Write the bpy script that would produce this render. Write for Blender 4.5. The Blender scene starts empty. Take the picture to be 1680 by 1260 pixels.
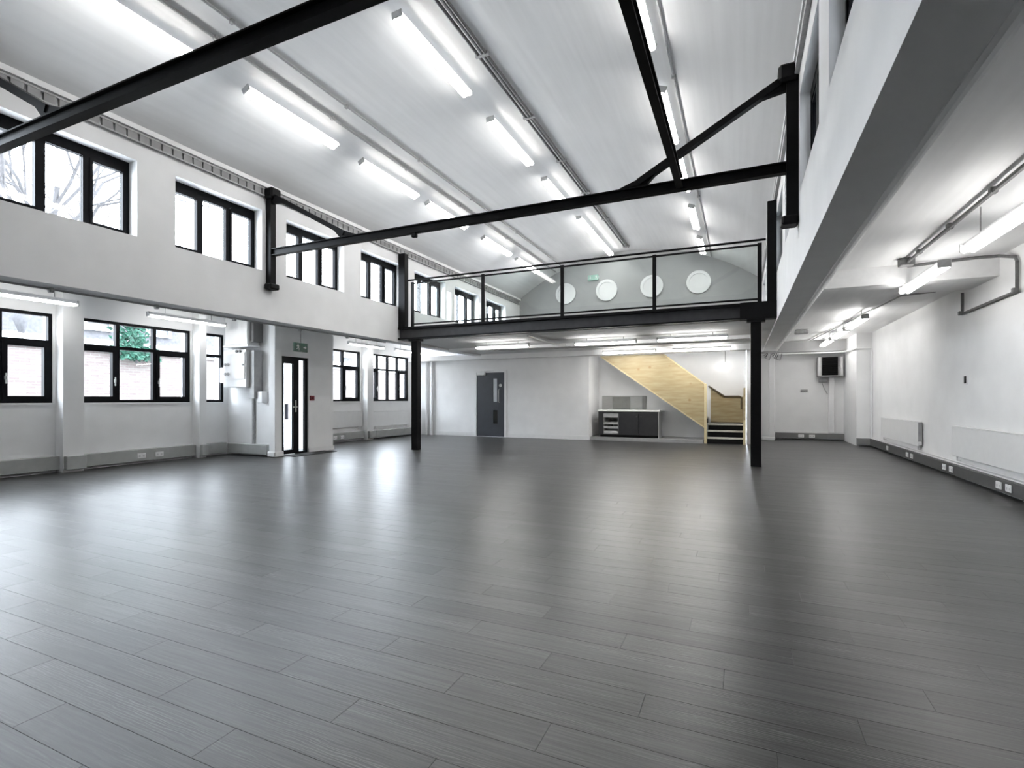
import bpy, math, random
from mathutils import Vector, Matrix

S = bpy.context.scene
COL = S.collection
random.seed(7)

# ------------------------------------------------------------------ camera, world, exposure
FPX, VPX, HORIZON, CAM_Z = 835.0, 1216.0, 655.0, 1.2
YAW = math.atan((VPX - 840.0) / FPX)
cam_data = bpy.data.cameras.new('camera')
cam_data.sensor_width = 36.0
cam_data.lens = FPX / 1680.0 * 36.0
cam_data.shift_y = (HORIZON - 630.0) / 1680.0
cam_data.clip_start = 0.05
cam_data.clip_end = 300
cam = bpy.data.objects.new('camera', cam_data)
COL.objects.link(cam)
cam.location = (0, 0, CAM_Z)
cam.rotation_euler = (math.pi / 2, 0, YAW)
S.camera = cam

SKY_STRENGTH = 5.2
LAMP = 5.0
world = bpy.data.worlds.new('overcast_sky')
S.world = world
world.use_nodes = True
bg = world.node_tree.nodes['Background']
bg.inputs['Color'].default_value = (0.85, 0.90, 1.0, 1)
bg.inputs['Strength'].default_value = SKY_STRENGTH

S.view_settings.view_transform = 'Standard'
S.view_settings.look = 'None'
S.view_settings.gamma = 1
S.view_settings.use_curve_mapping = False
S.view_settings.exposure = 2.1
S.cycles.max_bounces = 10
S.cycles.diffuse_bounces = 6
S.cycles.glossy_bounces = 4
S.cycles.transparent_max_bounces = 12
S.cycles.sample_clamp_indirect = 6
S.cycles.caustics_reflective = False
S.cycles.caustics_refractive = False

# ------------------------------------------------------------------ materials
def new_mat(name):
    m = bpy.data.materials.new(name)
    m.use_nodes = True
    nt = m.node_tree
    return m, nt, nt.nodes['Principled BSDF']

def nd(nt, kind, **kw):
    n = nt.nodes.new(kind)
    for k, v in kw.items():
        if k.startswith('i_'):
            n.inputs[k[2:].replace('_', ' ')].default_value = v
        else:
            setattr(n, k, v)
    return n

def mat(name, col, rough=0.5, var=0.06, scale=6.0, metal=0.0, bump=0.0, stretch=(1, 1, 1), spec=0.5):
    """plain procedural material: colour gently varied by object-space noise"""
    m, nt, b = new_mat(name)
    L = nt.links.new
    tc = nd(nt, 'ShaderNodeTexCoord')
    mp = nd(nt, 'ShaderNodeMapping')
    mp.inputs['Scale'].default_value = stretch
    L(tc.outputs['Object'], mp.inputs['Vector'])
    no = nd(nt, 'ShaderNodeTexNoise')
    no.inputs['Scale'].default_value = scale
    no.inputs['Detail'].default_value = 5
    L(mp.outputs['Vector'], no.inputs['Vector'])
    rp = nd(nt, 'ShaderNodeValToRGB')
    rp.color_ramp.elements[0].position = 0.3
    rp.color_ramp.elements[1].position = 0.7
    rp.color_ramp.elements[0].color = tuple(c * (1 - var) for c in col) + (1,)
    rp.color_ramp.elements[1].color = tuple(min(1, c * (1 + var)) for c in col) + (1,)
    L(no.outputs['Fac'], rp.inputs['Fac'])
    L(rp.outputs['Color'], b.inputs['Base Color'])
    b.inputs['Roughness'].default_value = rough
    b.inputs['Metallic'].default_value = metal
    b.inputs['Specular IOR Level'].default_value = spec
    if bump:
        bp = nd(nt, 'ShaderNodeBump')
        bp.inputs['Strength'].default_value = bump
        bp.inputs['Distance'].default_value = 0.01
        L(no.outputs['Fac'], bp.inputs['Height'])
        L(bp.outputs['Normal'], b.inputs['Normal'])
    return m

def emission_mat(name, col, strength):
    m, nt, b = new_mat(name)
    b.inputs['Base Color'].default_value = (0.9, 0.9, 0.9, 1)
    b.inputs['Emission Color'].default_value = col + (1,)
    b.inputs['Emission Strength'].default_value = strength
    return m

def glass_mat(name, tint, gloss=1.0):
    m, nt, b = new_mat(name)
    L = nt.links.new
    nt.nodes.remove(b)
    out = nt.nodes['Material Output']
    tr = nd(nt, 'ShaderNodeBsdfTransparent'); tr.inputs['Color'].default_value = tint + (1,)
    gl = nd(nt, 'ShaderNodeBsdfGlossy'); gl.inputs['Roughness'].default_value = 0.02
    fr = nd(nt, 'ShaderNodeFresnel'); fr.inputs['IOR'].default_value = 1.45
    mu = nd(nt, 'ShaderNodeMath', operation='MULTIPLY'); mu.inputs[1].default_value = gloss
    mx = nd(nt, 'ShaderNodeMixShader')
    # a pane has two faces: only the outward-facing side reflects, so no false total reflection inside
    ge = nd(nt, 'ShaderNodeNewGeometry')
    fs = nd(nt, 'ShaderNodeMath', operation='SUBTRACT'); fs.inputs[0].default_value = 1.0
    L(ge.outputs['Backfacing'], fs.inputs[1])
    m2 = nd(nt, 'ShaderNodeMath', operation='MULTIPLY')
    L(fr.outputs['Fac'], mu.inputs[0]); L(mu.outputs[0], m2.inputs[0]); L(fs.outputs[0], m2.inputs[1])
    L(m2.outputs[0], mx.inputs['Fac'])
    L(tr.outputs['BSDF'], mx.inputs[1]); L(gl.outputs['BSDF'], mx.inputs[2])
    L(mx.outputs['Shader'], out.inputs['Surface'])
    return m

PLANK_W, PLANK_L, PLANK_Y0 = 0.167, 1.215, 0.945

def floor_mat():
    """dark limed oak planks; each plank gets its own tone and grain from its row and column"""
    m, nt, b = new_mat('dark_oak_plank')
    L = nt.links.new
    def M(op, a, c=None):
        n = nd(nt, 'ShaderNodeMath', operation=op)
        for i, v in enumerate((a, c)):
            if v is None: continue
            if isinstance(v, (int, float)): n.inputs[i].default_value = v
            else: L(v, n.inputs[i])
        return n.outputs[0]
    geo = nd(nt, 'ShaderNodeNewGeometry')
    sp = nd(nt, 'ShaderNodeSeparateXYZ')
    L(geo.outputs['Position'], sp.inputs[0])
    x, y = sp.outputs['X'], sp.outputs['Y']
    row = M('FLOOR', M('DIVIDE', M('SUBTRACT', y, PLANK_Y0), PLANK_W))
    off = M('MULTIPLY', M('FRACT', M('MULTIPLY', row, 0.618034)), PLANK_L)
    colm = M('FLOOR', M('DIVIDE', M('SUBTRACT', x, off), PLANK_L))
    cv = nd(nt, 'ShaderNodeCombineXYZ'); L(row, cv.inputs[0]); L(colm, cv.inputs[1])
    wn = nd(nt, 'ShaderNodeTexWhiteNoise', noise_dimensions='2D'); L(cv.outputs[0], wn.inputs['Vector'])
    rnd = wn.outputs['Value']
    # fine straight grain
    g = nd(nt, 'ShaderNodeCombineXYZ')
    L(M('ADD', M('MULTIPLY', x, 1.6), M('MULTIPLY', rnd, 37.0)), g.inputs[0])
    L(M('MULTIPLY', y, 42.0), g.inputs[1]); L(M('MULTIPLY', rnd, 11.0), g.inputs[2])
    n1 = nd(nt, 'ShaderNodeTexNoise'); n1.inputs['Scale'].default_value = 1.7; n1.inputs['Detail'].default_value = 6
    n1.inputs['Roughness'].default_value = 0.65
    L(g.outputs[0], n1.inputs['Vector'])
    # cathedral figure
    g2 = nd(nt, 'ShaderNodeCombineXYZ')
    L(M('ADD', M('MULTIPLY', x, 0.9), M('MULTIPLY', rnd, 91.0)), g2.inputs[0])
    L(M('MULTIPLY', y, 7.0), g2.inputs[1]); L(M('MULTIPLY', rnd, 5.0), g2.inputs[2])
    wv = nd(nt, 'ShaderNodeTexWave', wave_type='BANDS', bands_direction='Y')
    wv.inputs['Scale'].default_value = 4.2; wv.inputs['Distortion'].default_value = 8.0
    wv.inputs['Detail'].default_value = 2.0; wv.inputs['Detail Scale'].default_value = 1.6
    L(g2.outputs[0], wv.inputs['Vector'])
    wsharp = M('POWER', wv.outputs['Fac'], 5.0)
    patch = nd(nt, 'ShaderNodeTexNoise'); patch.inputs['Scale'].default_value = 1.1; L(g2.outputs[0], patch.inputs['Vector'])
    pmask = M('MAXIMUM', M('MULTIPLY', M('SUBTRACT', patch.outputs['Fac'], 0.45), 3.0), 0.0)
    fig = M('MULTIPLY', wsharp, pmask)
    tone = M('ADD', M('MULTIPLY', n1.outputs['Fac'], 0.80), M('MULTIPLY', rnd, 0.14))
    tone = M('ADD', tone, M('MULTIPLY', fig, 0.55))
    rp = nd(nt, 'ShaderNodeValToRGB')
    rp.color_ramp.elements[0].position = 0.36; rp.color_ramp.elements[0].color = (0.006, 0.006, 0.006, 1)
    rp.color_ramp.elements[1].position = 0.98; rp.color_ramp.elements[1].color = (0.125, 0.123, 0.120, 1)
    L(tone, rp.inputs['Fac'])
    L(rp.outputs['Color'], b.inputs['Base Color'])
    rr = M('ADD', M('MULTIPLY', n1.outputs['Fac'], 0.16), 0.25)
    L(rr, b.inputs['Roughness'])
    b.inputs['Specular IOR Level'].default_value = 0.75
    bp = nd(nt, 'ShaderNodeBump'); bp.inputs['Strength'].default_value = 0.26; bp.inputs['Distance'].default_value = 0.004
    L(M('ADD', n1.outputs['Fac'], M('MULTIPLY', fig, 0.4)), bp.inputs['Height'])
    L(bp.outputs['Normal'], b.inputs['Normal'])
    return m

def vault_mat():
    """white painted board-marked concrete: faint streaks along the hall and soft stains"""
    m, nt, b = new_mat('vault_white_paint')
    L = nt.links.new
    tc = nd(nt, 'ShaderNodeTexCoord')
    mp = nd(nt, 'ShaderNodeMapping'); mp.inputs['Scale'].default_value = (7, 0.35, 7)
    L(tc.outputs['Object'], mp.inputs['Vector'])
    n1 = nd(nt, 'ShaderNodeTexNoise'); n1.inputs['Scale'].default_value = 1.6; n1.inputs['Detail'].default_value = 6
    L(mp.outputs['Vector'], n1.inputs['Vector'])
    n2 = nd(nt, 'ShaderNodeTexNoise'); n2.inputs['Scale'].default_value = 0.7; n2.inputs['Detail'].default_value = 4
    L(tc.outputs['Object'], n2.inputs['Vector'])
    ad = nd(nt, 'ShaderNodeMath', operation='ADD')
    L(n1.outputs['Fac'], ad.inputs[0]); L(n2.outputs['Fac'], ad.inputs[1])
    rp = nd(nt, 'ShaderNodeValToRGB')
    rp.color_ramp.elements[0].position = 0.36; rp.color_ramp.elements[0].color = (0.79, 0.79, 0.79, 1)
    rp.color_ramp.elements[1].position = 0.62; rp.color_ramp.elements[1].color = (0.86, 0.86, 0.86, 1)
    hf = nd(nt, 'ShaderNodeMath', operation='MULTIPLY'); hf.inputs[1].default_value = 0.5
    L(ad.outputs[0], hf.inputs[0]); L(hf.outputs[0], rp.inputs['Fac'])
    L(rp.outputs['Color'], b.inputs['Base Color'])
    b.inputs['Roughness'].default_value = 0.55
    bp = nd(nt, 'ShaderNodeBump'); bp.inputs['Strength'].default_value = 0.14; bp.inputs['Distance'].default_value = 0.02
    L(n1.outputs['Fac'], bp.inputs['Height']); L(bp.outputs['Normal'], b.inputs['Normal'])
    return m

def ply_mat():
    m, nt, b = new_mat('knotty_plywood')
    L = nt.links.new
    tc = nd(nt, 'ShaderNodeTexCoord')
    mp = nd(nt, 'ShaderNodeMapping'); mp.inputs['Scale'].default_value = (1.0, 1.0, 7.0); mp.inputs['Rotation'].default_value = (0, 0.1, 0)
    L(tc.outputs['Object'], mp.inputs['Vector'])
    n = nd(nt, 'ShaderNodeTexNoise'); n.inputs['Scale'].default_value = 2.2; n.inputs['Detail'].default_value = 5
    L(mp.outputs['Vector'], n.inputs['Vector'])
    rp = nd(nt, 'ShaderNodeValToRGB')
    rp.color_ramp.elements[0].position = 0.3; rp.color_ramp.elements[0].color = (0.33, 0.25, 0.125, 1)
    rp.color_ramp.elements[1].position = 0.7; rp.color_ramp.elements[1].color = (0.43, 0.36, 0.215, 1)
    L(n.outputs['Fac'], rp.inputs['Fac'])
    vo = nd(nt, 'ShaderNodeTexVoronoi'); vo.inputs['Scale'].default_value = 3.1
    L(tc.outputs['Object'], vo.inputs['Vector'])
    lt = nd(nt, 'ShaderNodeMapRange'); lt.inputs['From Min'].default_value = 0.07; lt.inputs['From Max'].default_value = 0.16
    L(vo.outputs['Distance'], lt.inputs['Value'])
    mx = nd(nt, 'ShaderNodeMix', data_type='RGBA')
    mx.inputs[6].default_value = (0.30, 0.20, 0.085, 1)
    L(lt.outputs['Result'], mx.inputs[0]); L(rp.outputs['Color'], mx.inputs[7])
    L(mx.outputs[2], b.inputs['Base Color'])
    b.inputs['Roughness'].default_value = 0.5
    return m

def brick_mat():
    m, nt, b = new_mat('pale_red_brickwork')
    L = nt.links.new
    tc = nd(nt, 'ShaderNodeTexCoord')
    sp = nd(nt, 'ShaderNodeSeparateXYZ'); L(tc.outputs['Object'], sp.inputs[0])
    cb = nd(nt, 'ShaderNodeCombineXYZ'); L(sp.outputs['Y'], cb.inputs[0]); L(sp.outputs['Z'], cb.inputs[1])
    br = nd(nt, 'ShaderNodeTexBrick')
    br.inputs['Scale'].default_value = 1.0
    br.inputs['Brick Width'].default_value = 0.225; br.inputs['Row Height'].default_value = 0.075
    br.inputs['Mortar Size'].default_value = 0.008
    br.inputs['Color1'].default_value = (0.092, 0.073, 0.070, 1); br.inputs['Color2'].default_value = (0.118, 0.098, 0.093, 1)
    br.inputs['Mortar'].default_value = (0.13, 0.126, 0.122, 1)
    L(cb.outputs[0], br.inputs['Vector'])
    L(br.outputs['Color'], b.inputs['Base Color'])
    b.inputs['Roughness'].default_value = 0.9
    return m

WHITE = mat('wall_white_paint', (0.83, 0.83, 0.83), 0.75, 0.03, 2.5, bump=0.1, spec=0.2)
WHITE2 = mat('white_gloss_paint', (0.80, 0.80, 0.80), 0.35, 0.02, 8)
VAULT = vault_mat()
OAK = floor_mat()
SCREED = mat('dark_screed', (0.02, 0.02, 0.02), 0.9, 0.2, 20)
BLACK = mat('black_steel_paint', (0.005, 0.005, 0.0055), 0.5, 0.25, 12, spec=0.12)
FRAME = mat('black_window_frame', (0.004, 0.0045, 0.006), 0.45, 0.2, 15, spec=0.1)
GLASS = glass_mat('window_glass', (0.97, 0.99, 0.985))
BALUSTRADE_GLASS = glass_mat('balustrade_glass', (0.93, 0.96, 0.95), 1.2)
TUBE = emission_mat('lit_tube', (1.0, 0.985, 0.96), LAMP)
TUBE_AISLE = emission_mat('lit_aisle_tube', (1.0, 0.985, 0.96), LAMP * 0.68)
TUBE_BRIGHT = emission_mat('lit_bright_tube', (1.0, 0.985, 0.96), LAMP * 2.0)
BULB = emission_mat('lit_globe', (1.0, 0.99, 0.96), 1.0)
CAP = mat('lamp_holder_grey', (0.55, 0.55, 0.55), 0.5, 0.1, 20)
CONDUIT = mat('galvanised_conduit', (0.36, 0.36, 0.36), 0.45, 0.15, 30)
CONDUIT_DARK = mat('dark_grey_conduit', (0.13, 0.13, 0.13), 0.5, 0.2, 30)
TRUNK_LIGHT = mat('light_grey_trunking', (0.40, 0.41, 0.40), 0.45, 0.08, 6)
TRUNK_DARK = mat('dark_grey_trunking', (0.075, 0.075, 0.075), 0.5, 0.12, 10)
SOCKET = mat('white_socket_plastic', (0.82, 0.82, 0.82), 0.3, 0.02, 30)
OUTLET = mat('socket_outlet_grey', (0.6, 0.6, 0.6), 0.4, 0.03, 30)
SLATE_DOOR = mat('slate_grey_door_paint', (0.038, 0.042, 0.052), 0.4, 0.1, 5)
DARKUNIT = mat('charcoal_laminate', (0.022, 0.022, 0.023), 0.4, 0.12, 9)
STEEL = mat('brushed_steel', (0.52, 0.52, 0.50), 0.3, 0.1, 4, metal=0.85, stretch=(1, 1, 30))
GREYPLASTIC = mat('mid_grey_plastic', (0.36, 0.36, 0.36), 0.4, 0.1, 12)
WORKTOP = mat('white_laminate_worktop', (0.82, 0.82, 0.80), 0.3, 0.03, 12)
PLY = ply_mat()
PLYEDGE = mat('plywood_edge', (0.60, 0.51, 0.31), 0.5, 0.12, 20, stretch=(1, 1, 8))
RISER = mat('black_riser_paint', (0.006, 0.006, 0.006), 0.6, 0.3, 15, spec=0.15)
NOSING = mat('pale_stair_nosing', (0.58, 0.56, 0.50), 0.5, 0.1, 15)
HANDRAIL = mat('dark_stained_handrail', (0.10, 0.075, 0.045), 0.45, 0.25, 12)
GREEN = mat('exit_sign_green', (0.004, 0.075, 0.04), 0.4, 0.1, 10)
SIGNWHITE = mat('exit_sign_white', (0.75, 0.78, 0.76), 0.4, 0.03, 10)
RED = mat('call_point_red', (0.16, 0.004, 0.01), 0.35, 0.15, 20)
BULKHEAD_GREY = mat('bulkhead_mid_grey', (0.42, 0.42, 0.42), 0.6, 0.06, 3)
PLINTH = mat('grey_vinyl_upstand', (0.30, 0.30, 0.30), 0.5, 0.08, 8)
BRICK = brick_mat()
SLATES = mat('grey_slate_roof', (0.07, 0.07, 0.077), 0.8, 0.3, 9)
RENDERED = mat('pale_rendered_wall', (0.13, 0.13, 0.137), 0.9, 0.15, 3)
IVY = mat('dark_green_ivy_leaves', (0.007, 0.055, 0.034), 0.7, 0.5, 9)
BARK = mat('grey_bark', (0.05, 0.048, 0.05), 0.9, 0.3, 14)
TARMAC = mat('pale_tarmac', (0.36, 0.36, 0.35), 0.9, 0.15, 5)

# ------------------------------------------------------------------ mesh builder
class MB:
    def __init__(s):
        s.v, s.f = [], []
    def add(s, verts, faces):
        n = len(s.v)
        s.v += [tuple(p) for p in verts]
        s.f += [tuple(i + n for i in f) for f in faces]
        return s
    def box(s, x0, x1, y0, y1, z0, z1):
        x0, x1 = sorted((x0, x1)); y0, y1 = sorted((y0, y1)); z0, z1 = sorted((z0, z1))
        v = [(x, y, z) for z in (z0, z1) for y in (y0, y1) for x in (x0, x1)]
        return s.add(v, [(0, 2, 3, 1), (4, 5, 7, 6), (0, 1, 5, 4), (2, 6, 7, 3), (0, 4, 6, 2), (1, 3, 7, 5)])
    def cbox(s, x0, x1, y0, y1, z0, z1, c=0.01):
        """box with chamfered edges all round"""
        x0, x1 = sorted((x0, x1)); y0, y1 = sorted((y0, y1)); z0, z1 = sorted((z0, z1))
        c = min(c, (x1 - x0) * .45, (y1 - y0) * .45, (z1 - z0) * .45)
        X, Y, Z = (x0, x1), (y0, y1), (z0, z1)
        v, idx = [], {}
        for i in (0, 1):
            for j in (0, 1):
                for k in (0, 1):
                    sx, sy, sz = (1 - 2 * i) * c, (1 - 2 * j) * c, (1 - 2 * k) * c
                    for a in range(3):
                        p = [X[i] + sx, Y[j] + sy, Z[k] + sz]
                        p[a] = (X[i], Y[j], Z[k])[a]
                        idx[i, j, k, a] = len(v); v.append(p)
        f = []
        for i in (0, 1):
            for a in range(3):
                o = [q for q in range(3) if q != a]
                q = []
                for (m, n) in ((0, 0), (1, 0), (1, 1), (0, 1)):
                    t = [0, 0, 0]; t[a] = i; t[o[0]] = m; t[o[1]] = n
                    q.append(idx[t[0], t[1], t[2], a])
                f.append(q)
        for a in range(3):
            o = [q for q in range(3) if q != a]
            for m in (0, 1):
                for n in (0, 1):
                    q = []
                    for (e, w) in ((0, o[0]), (1, o[0]), (1, o[1]), (0, o[1])):
                        t = [0, 0, 0]; t[a] = e; t[o[0]] = m; t[o[1]] = n
                        q.append(idx[t[0], t[1], t[2], w])
                    f.append(q)
        for i in (0, 1):
            for j in (0, 1):
                for k in (0, 1):
                    f.append([idx[i, j, k, a] for a in range(3)])
        return s.add(v, f)
    def tube(s, pts, r, n=8, r2=None):
        pts = [Vector(p) for p in pts]
        rings = []
        up = None
        for i, p in enumerate(pts):
            d = (pts[min(i + 1, len(pts) - 1)] - pts[max(i - 1, 0)]).normalized()
            if up is None or abs(d.dot(up)) > 0.95:
                up = Vector((0, 0, 1)) if abs(d.z) < 0.9 else Vector((1, 0, 0))
            a = d.cross(up).normalized(); b = a.cross(d).normalized()
            rr = r if r2 is None else r + (r2 - r) * i / (len(pts) - 1)
            rings.append([p + (a * math.cos(t) + b * math.sin(t)) * rr for t in [2 * math.pi * k / n for k in range(n)]])
        v = [q for ring in rings for q in ring]
        f = []
        for i in range(len(pts) - 1):
            for k in range(n):
                f.append((i * n + k, i * n + (k + 1) % n, (i + 1) * n + (k + 1) % n, (i + 1) * n + k))
        f.append(tuple(range(n))[::-1]); f.append(tuple((len(pts) - 1) * n + k for k in range(n)))
        return s.add(v, f)
    def prism(s, poly, axis, a0, a1):
        """poly: list of 2d points in the plane across `axis`"""
        def mk(p, a):
            if axis == 'x': return (a, p[0], p[1])
            if axis == 'y': return (p[0], a, p[1])
            return (p[0], p[1], a)
        n = len(poly)
        v = [mk(p, a0) for p in poly] + [mk(p, a1) for p in poly]
        f = [tuple(range(n))[::-1], tuple(range(n, 2 * n))]
        for i in range(n):
            f.append((i, (i + 1) % n, n + (i + 1) % n, n + i))
        return s.add(v, f)
    def disc(s, c, r, axis, depth, n=28, r_in=0.0):
        c = Vector(c)
        def mk(t, rr, a):
            q = (math.cos(t) * rr, math.sin(t) * rr)
            return {'x': c + Vector((a, q[0], q[1])), 'y': c + Vector((q[0], a, q[1])), 'z': c + Vector((q[0], q[1], a))}[axis]
        ts = [2 * math.pi * k / n for k in range(n)]
        if r_in <= 0:
            v = [mk(t, r, 0) for t in ts] + [mk(t, r, depth) for t in ts]
            f = [tuple(range(n))[::-1], tuple(range(n, 2 * n))] + [(k, (k + 1) % n, n + (k + 1) % n, n + k) for k in range(n)]
        else:
            v = [mk(t, q, a) for a in (0, depth) for q in (r, r_in) for t in ts]
            f = []
            for k in range(n):
                j = (k + 1) % n
                f += [(k, j, n + j, n + k), (2 * n + k, 2 * n + j, 3 * n + j, 3 * n + k), (k, j, 2 * n + j, 2 * n + k), (n + k, n + j, 3 * n + j, 3 * n + k)]
        return s.add(v, f)
    def sphere(s, c, r, n=14, m=8, sz=1.0):
        v, f = [], []
        for i in range(m + 1):
            ph = math.pi * i / m
            for k in range(n):
                t = 2 * math.pi * k / n
                v.append((c[0] + r * math.sin(ph) * math.cos(t), c[1] + r * math.sin(ph) * math.sin(t), c[2] + r * sz * math.cos(ph)))
        for i in range(m):
            for k in range(n):
                f.append((i * n + k, i * n + (k + 1) % n, (i + 1) * n + (k + 1) % n, (i + 1) * n + k))
        return s.add(v, f)
    def mesh(s, name, m, origin=(0, 0, 0), smooth=False):
        me = bpy.data.meshes.new(name)
        me.from_pydata([(p[0] - origin[0], p[1] - origin[1], p[2] - origin[2]) for p in s.v], [], s.f)
        me.materials.append(m)
        import bmesh
        bm = bmesh.new(); bm.from_mesh(me)
        bmesh.ops.recalc_face_normals(bm, faces=bm.faces)
        bm.to_mesh(me); bm.free()
        if smooth:
            me.polygons.foreach_set('use_smooth', [True] * len(me.polygons))
            try: me.set_sharp_from_angle(angle=math.radians(40))
            except Exception: pass
        return me
    def build(s, name, m, parent=None, origin=None, smooth=False):
        """link as one mesh object; vertices are given in world coordinates"""
        if origin is None:
            if parent is None:
                xs = [p[0] for p in s.v]; ys = [p[1] for p in s.v]; zs = [p[2] for p in s.v]
                origin = ((min(xs) + max(xs)) / 2, (min(ys) + max(ys)) / 2, min(zs))
            else:
                origin = wloc(parent)
        o = bpy.data.objects.new(name, s.mesh(name, m, origin, smooth))
        COL.objects.link(o)
        if parent is None:
            o.location = origin
        else:
            o.parent = parent
            w = wloc(parent)
            o.location = (origin[0] - w[0], origin[1] - w[1], origin[2] - w[2])
        return o

def wloc(o):
    p = Vector(o.location)
    while o.parent:
        o = o.parent; p = p + Vector(o.location)
    return tuple(p)

def tag(o, label=None, cat=None, group=None, kind=None):
    if label: o['label'] = label
    if cat: o['category'] = cat
    if group: o['group'] = group
    if kind: o['kind'] = kind
    return o

def thing(name, label, cat, loc, group=None, kind=None):
    o = bpy.data.objects.new(name, None)
    o.empty_display_size = 0.1
    COL.objects.link(o)
    o.location = loc
    return tag(o, label, cat, group, kind)

def dup(o, parent=None, loc=None):
    c = o.copy(); COL.objects.link(c)
    if parent is not None: c.parent = parent
    if loc is not None: c.location = loc
    for ch in list(o.children):
        dup(ch, c)
    return c

def wallgrid(axis, t0, t1, a0, a1, b0, b1, holes=()):
    """slab with rectangular holes, outer skin only. axis 'x': a=Y b=Z; 'y': a=X b=Z; 'z': a=X b=Y"""
    A = sorted({a0, a1, *[q for h in holes for q in h[:2] if a0 < q < a1]})
    B = sorted({b0, b1, *[q for h in holes for q in h[2:] if b0 < q < b1]})
    def solid(i, j):
        if i < 0 or j < 0 or i >= len(A) - 1 or j >= len(B) - 1: return False
        ca, cb = (A[i] + A[i + 1]) / 2, (B[j] + B[j + 1]) / 2
        return not any(h[0] < ca < h[1] and h[2] < cb < h[3] for h in holes)
    def mk(t, a, b):
        return {'x': (t, a, b), 'y': (a, t, b), 'z': (a, b, t)}[axis]
    m = MB()
    for i in range(len(A) - 1):
        for j in range(len(B) - 1):
            if not solid(i, j): continue
            p, q, r, s_ = A[i], A[i + 1], B[j], B[j + 1]
            for t in (t0, t1):
                m.add([mk(t, p, r), mk(t, q, r), mk(t, q, s_), mk(t, p, s_)], [(0, 1, 2, 3)])
            for (di, dj, e0, e1) in ((-1, 0, (p, r), (p, s_)), (1, 0, (q, r), (q, s_)), (0, -1, (p, r), (q, r)), (0, 1, (p, s_), (q, s_))):
                if not solid(i + di, j + dj):
                    m.add([mk(t0, *e0), mk(t0, *e1), mk(t1, *e1), mk(t1, *e0)], [(0, 1, 2, 3)])
    # weld
    idx, nv, nf = {}, [], []
    for f in m.f:
        g = []
        for k in f:
            key = tuple(round(c, 5) for c in m.v[k])
            if key not in idx: idx[key] = len(nv); nv.append(key)
            g.append(idx[key])
        nf.append(tuple(g))
    m.v, m.f = nv, nf
    return m

def struct(name, mb, m, label, cat, parent=None, smooth=False):
    o = mb.build(name, m, parent, smooth=smooth)
    return tag(o, label, cat, kind='structure')

# ------------------------------------------------------------------ dimensions (metres, camera at x=y=0)
XL, XR = -7.52, 0.57           # inner faces of the raised nave walls
WT = 0.30
XOL, XOR = -10.30, 3.05        # outer aisle walls
ZS = 2.58                      # underside of nave walls
ZSP, ZCR = 4.90, 6.26          # vault springing and crown
Y0, Y1 = -3.0, 17.4
XC = (XL + XR) / 2
HALF = (XR - XL) / 2
RISE = ZCR - ZSP
RV = (HALF ** 2 + RISE ** 2) / (2 * RISE)
ZC = ZCR - RV
def zv(x): return ZC + math.sqrt(RV * RV - (x - XC) ** 2)
UW = [(0.78 + 1.985 * k, 0.78 + 1.985 * k + 1.47) for k in range(0, 8)]
UZ0, UZ1 = 3.42, 4.46

# ------------------------------------------------------------------ floor with planks
floor = struct('floor', MB().box(XOL - .1, XOR + .1, Y0, Y1, -0.30, -0.012), SCREED,
               'dark grey wood plank floor across the whole hall', 'floor')
G = 0.0005
def plank_mesh(l):
    m = MB()
    hx, hy, c = l / 2 - G, PLANK_W / 2 - G, 0.0006
    v = [(sx * hx, sy * hy, -0.0115) for sx, sy in ((-1, -1), (1, -1), (1, 1), (-1, 1))]
    v += [(sx * hx, sy * hy, -c) for sx, sy in ((-1, -1), (1, -1), (1, 1), (-1, 1))]
    v += [(sx * (hx - c), sy * (hy - c), 0) for sx, sy in ((-1, -1), (1, -1), (1, 1), (-1, 1))]
    f = [(8, 9, 10, 11)]
    for k in range(4):
        j = (k + 1) % 4
        f += [(k, j, 4 + j, 4 + k), (4 + k, 4 + j, 8 + j, 8 + k)]
    return m.add(v, f)
full = plank_mesh(PLANK_L).mesh('plank', OAK)
cs, sn = math.cos(YAW), math.sin(YAW)
cells = []
r0 = math.floor((Y0 - PLANK_Y0) / PLANK_W); r1 = math.ceil((Y1 - PLANK_Y0) / PLANK_W)
for r in range(r0, r1):
    off = ((r * 0.618034) % 1.0) * PLANK_L
    yc = PLANK_Y0 + (r + .5) * PLANK_W
    c0 = math.floor((XOL - off) / PLANK_L); c1 = math.ceil((XOR - off) / PLANK_L)
    for c in range(c0, c1):
        xa, xb = max(XOL, off + c * PLANK_L), min(XOR, off + (c + 1) * PLANK_L)
        if xb - xa < 0.02: continue
        xc = (xa + xb) / 2
        # seen inside the frame?
        vis = False
        for px in (xa, xc, xb):
            d = -sn * px + cs * yc; rr = cs * px + sn * yc
            if d > 1.3 and abs(rr) < d * 1.04: vis = True
        d = -sn * xc + cs * yc
        cells.append((0 if (vis and xb - xa > PLANK_L - .001) else 1, d, xa, xb, yc))
cells.sort()
rest = MB()
for i, (inv, d, xa, xb, yc) in enumerate(cells):
    if i < 300 and inv == 0:
        o = bpy.data.objects.new('plank', full)
        COL.objects.link(o); o.parent = floor
        w = wloc(floor)
        o.location = ((xa + xb) / 2 - w[0], yc - w[1], -w[2])
    else:
        pm = plank_mesh(xb - xa)
        rest.add([(p[0] + (xa + xb) / 2, p[1] + yc, p[2]) for p in pm.v], pm.f)
tag(rest.build('plank_flooring', OAK, floor), kind='stuff')

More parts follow.
